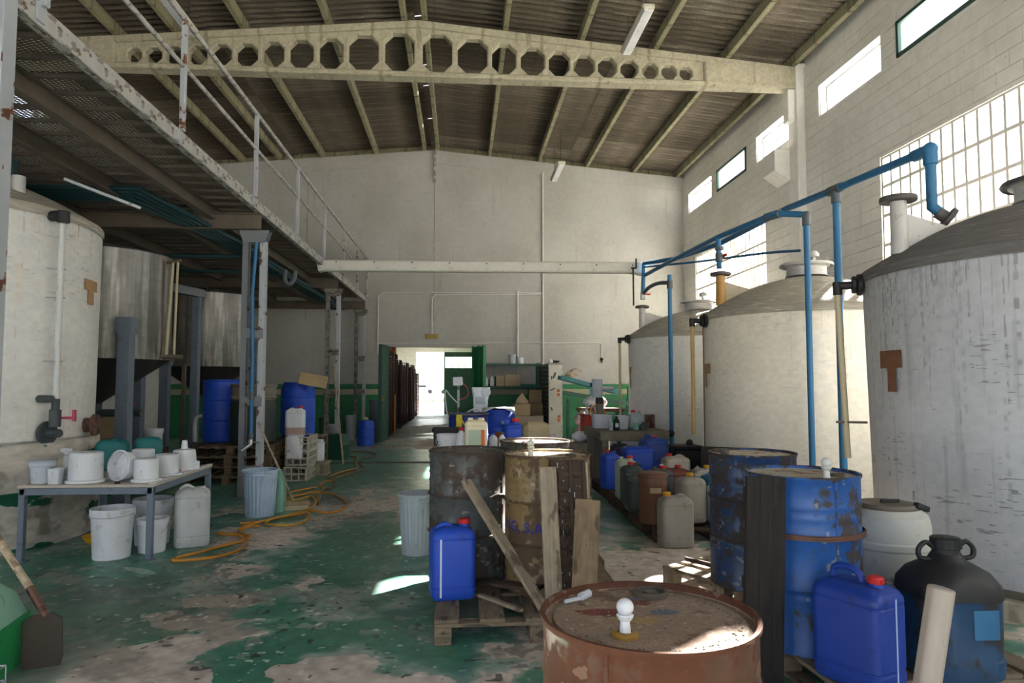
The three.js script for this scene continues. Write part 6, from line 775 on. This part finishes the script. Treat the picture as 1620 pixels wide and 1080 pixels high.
// ---------------------------------------------------------------- annex: door leaves, stacks of trays, the yard
{
  const d1 = S('door_1'); S('door_panel', bx(0.06, 2.42, 0.95, 0, 1.23, 0), mGreenDoor, d1); S('door_edge', mg(bx(0.09, 0.06, 0.97, 0, 2.43, 0), bx(0.09, 2.42, 0.05, 0, 1.23, 0.47), bx(0.09, 2.42, 0.05, 0, 1.23, -0.47)), mGreenSteel, d1); S('door_handle', bx(0.05, 0.12, 0.04, 0.05, 1.1, 0.4), mBrass, d1); d1.position.set(-1.98, 0, -18.0); d1.rotation.y = -0.08;
  const d2 = S('door_2'); S('door_panel', bx(0.05, 2.45, 0.6, 0, 1.25, 0), mGreenPost, d2); for (const z of [-0.28, 0, 0.28]) S('door_rib', bx(0.09, 2.5, 0.06, 0, 1.26, z), mGreenPost, d2); d2.position.set(0.47, 0, -19.0); d2.rotation.y = 0.5;
  const d3 = S('door_3'); S('door_panel', tr(extr([[0, 0], [1.42, 0], [1.42, 2.95], [0, 2.95]], 0.05, [0, 1, 2, 3].map((i) => rect(0.06 + i * 0.33, 0.35 + i * 0.33, 2.2, 2.72))), 0, 0, 0), mGreenDoor, d3); for (let i = 0; i < 4; i++) { const g = new THREE.PlaneGeometry(0.29, 0.52); S('pane', g, mGlass, d3).position.set(0.205 + i * 0.33, 2.46, 0.02); } S('door_rail', bx(1.42, 0.08, 0.07, 0.71, 1.3, 0.03), mGreenDoor, d3); d3.position.set(-0.83, 0, -33.3);
  const lab = ['stack of red-brown lattice trays just inside the annex, nearest the hall', 'second', 'third', 'fourth', 'fifth', 'sixth', 'seventh', 'eighth', 'ninth', 'tenth', 'eleventh', 'twelfth'];
  const t = T('tray_stack', lab[0], 'tray stack', [-2.34, 0, -20.3], 0, 'stacks of brown trays in the annex');
  const side = (w, n, rx) => { const o = [bx(w, 0.012, 0.012, 0, 0.006, 0), bx(w, 0.012, 0.012, 0, 0.15, 0), bx(w, 0.01, 0.01, 0, 0.075, 0)]; for (let i = 0; i <= n; i++) o.push(bx(i === 0 || i === n ? 0.05 : 0.014, 0.155, 0.012, -w / 2 + i * w / n, 0.078, 0)); return mg(o); };
  const tray = mg(tr(side(0.6, 8), 0, 0, 0.42), tr(side(0.6, 8), 0, 0, -0.42), tr(side(0.84, 11), 0.3, 0, 0, 0, PI / 2, 0), tr(side(0.84, 11), -0.3, 0, 0, 0, PI / 2, 0), bx(0.6, 0.008, 0.84, 0, 0.004, 0));
  for (let k = 0; k < 15; k++) part('tray', tray, k > 11 ? mTrayRed : mTray, t).position.y = k * 0.161; 
  part('corner_post', mg(bx(0.04, 2.1, 0.04, 0.33, 1.05, 0.42), bx(0.04, 2.1, 0.04, 0.33, 1.05, -0.42)), mTrayRed, t);
  for (let i = 1; i < 12; i++) { const c = copy(t, `${lab[i]} stack of brown trays in the row running back into the annex`, [-2.34 + rr(-0.07, 0.05), 0, -20.3 - i * 1.07], rr(-0.05, 0.05)); if (i > 2) { const top = c.children.filter((k) => k.position.y > 15 * 0.161 - 0.2 - 0.161 * (i % 3)); top.forEach((k) => c.remove(k)); } }
  const card3 = carton('white box on top of the second tray stack in the annex', [-2.3, 2.418, -21.36], 0, [0.3, 0.18, 0.4], mCardWhite); void card3; carton('orange box on top of the third tray stack in the annex', [-2.25, 2.418, -22.42], 0, [0.3, 0.2, 0.4], mOrange);
  one('yellow_batten', 'yellow upright batten tied to the tray stacks', 'batten', bx(0.03, 1.15, 0.05, 0, 0.575, 0), mYellow, [-1.96, 0, -20.85]);
  // yard
  const car = T('parked_car', 'pale parked car far off in the bright yard', 'car', [-6.2, -0.21, -110]); const c2 = extr([[-2.1, 0.3], [2.1, 0.3], [2.15, 0.75], [1.3, 0.92], [0.7, 1.4], [-1.0, 1.42], [-1.9, 0.95], [-2.15, 0.8]], 1.6, [], 0.06); part('car_body', c2, mGreyP, car); for (const x of [-1.35, 1.35]) for (const z of [0.05, 1.5]) part('wheel', tr(cyl(0.32, 0.32, 0.2, 0, 0, 0, 24), x, 0.32, z, PI / 2, 0, 0), mBlack, car); part('window', bx(1.7, 0.34, 0.02, -0.1, 1.15, 1.66), mBlack, car);
  const car2 = copy(car, 'second pale car at the right of the yard view', [-1.5, -0.21, -108], 0.1); void car2;
  const bush = T('yard_bush', 'yellow-green bush beyond the yard, left in the doorway view', 'bush', [-5.6, -0.2, -66]); const lg = []; for (let i = 0; i < 260; i++) { const a = rr(0, 6.28), b = rr(-0.3, 1.5), r = rr(0.8, 1.5); const g = new THREE.PlaneGeometry(0.3, 0.3); lg.push(tr(g.toNonIndexed(), r * cos(a) * cos(b), 1.6 + r * sin(b), r * sin(a) * cos(b), rr(0, 3), rr(0, 3), rr(0, 3))); } part('foliage', mg(lg), mLeaf, bush).userData.kind = 'stuff'; part('stem', cyl(0.12, 0.08, 1.6), mPale, bush);
}

scene.traverse((o) => { if (o.isMesh) { o.castShadow = true; o.receiveShadow = true; } });
const renderer = new THREE.WebGLRenderer({ antialias: true });
renderer.shadowMap.enabled = true; renderer.shadowMap.type = THREE.PCFSoftShadowMap;
renderer.toneMapping = THREE.LinearToneMapping;
renderer.toneMappingExposure = EXPOSURE;
renderer.render(scene, camera);
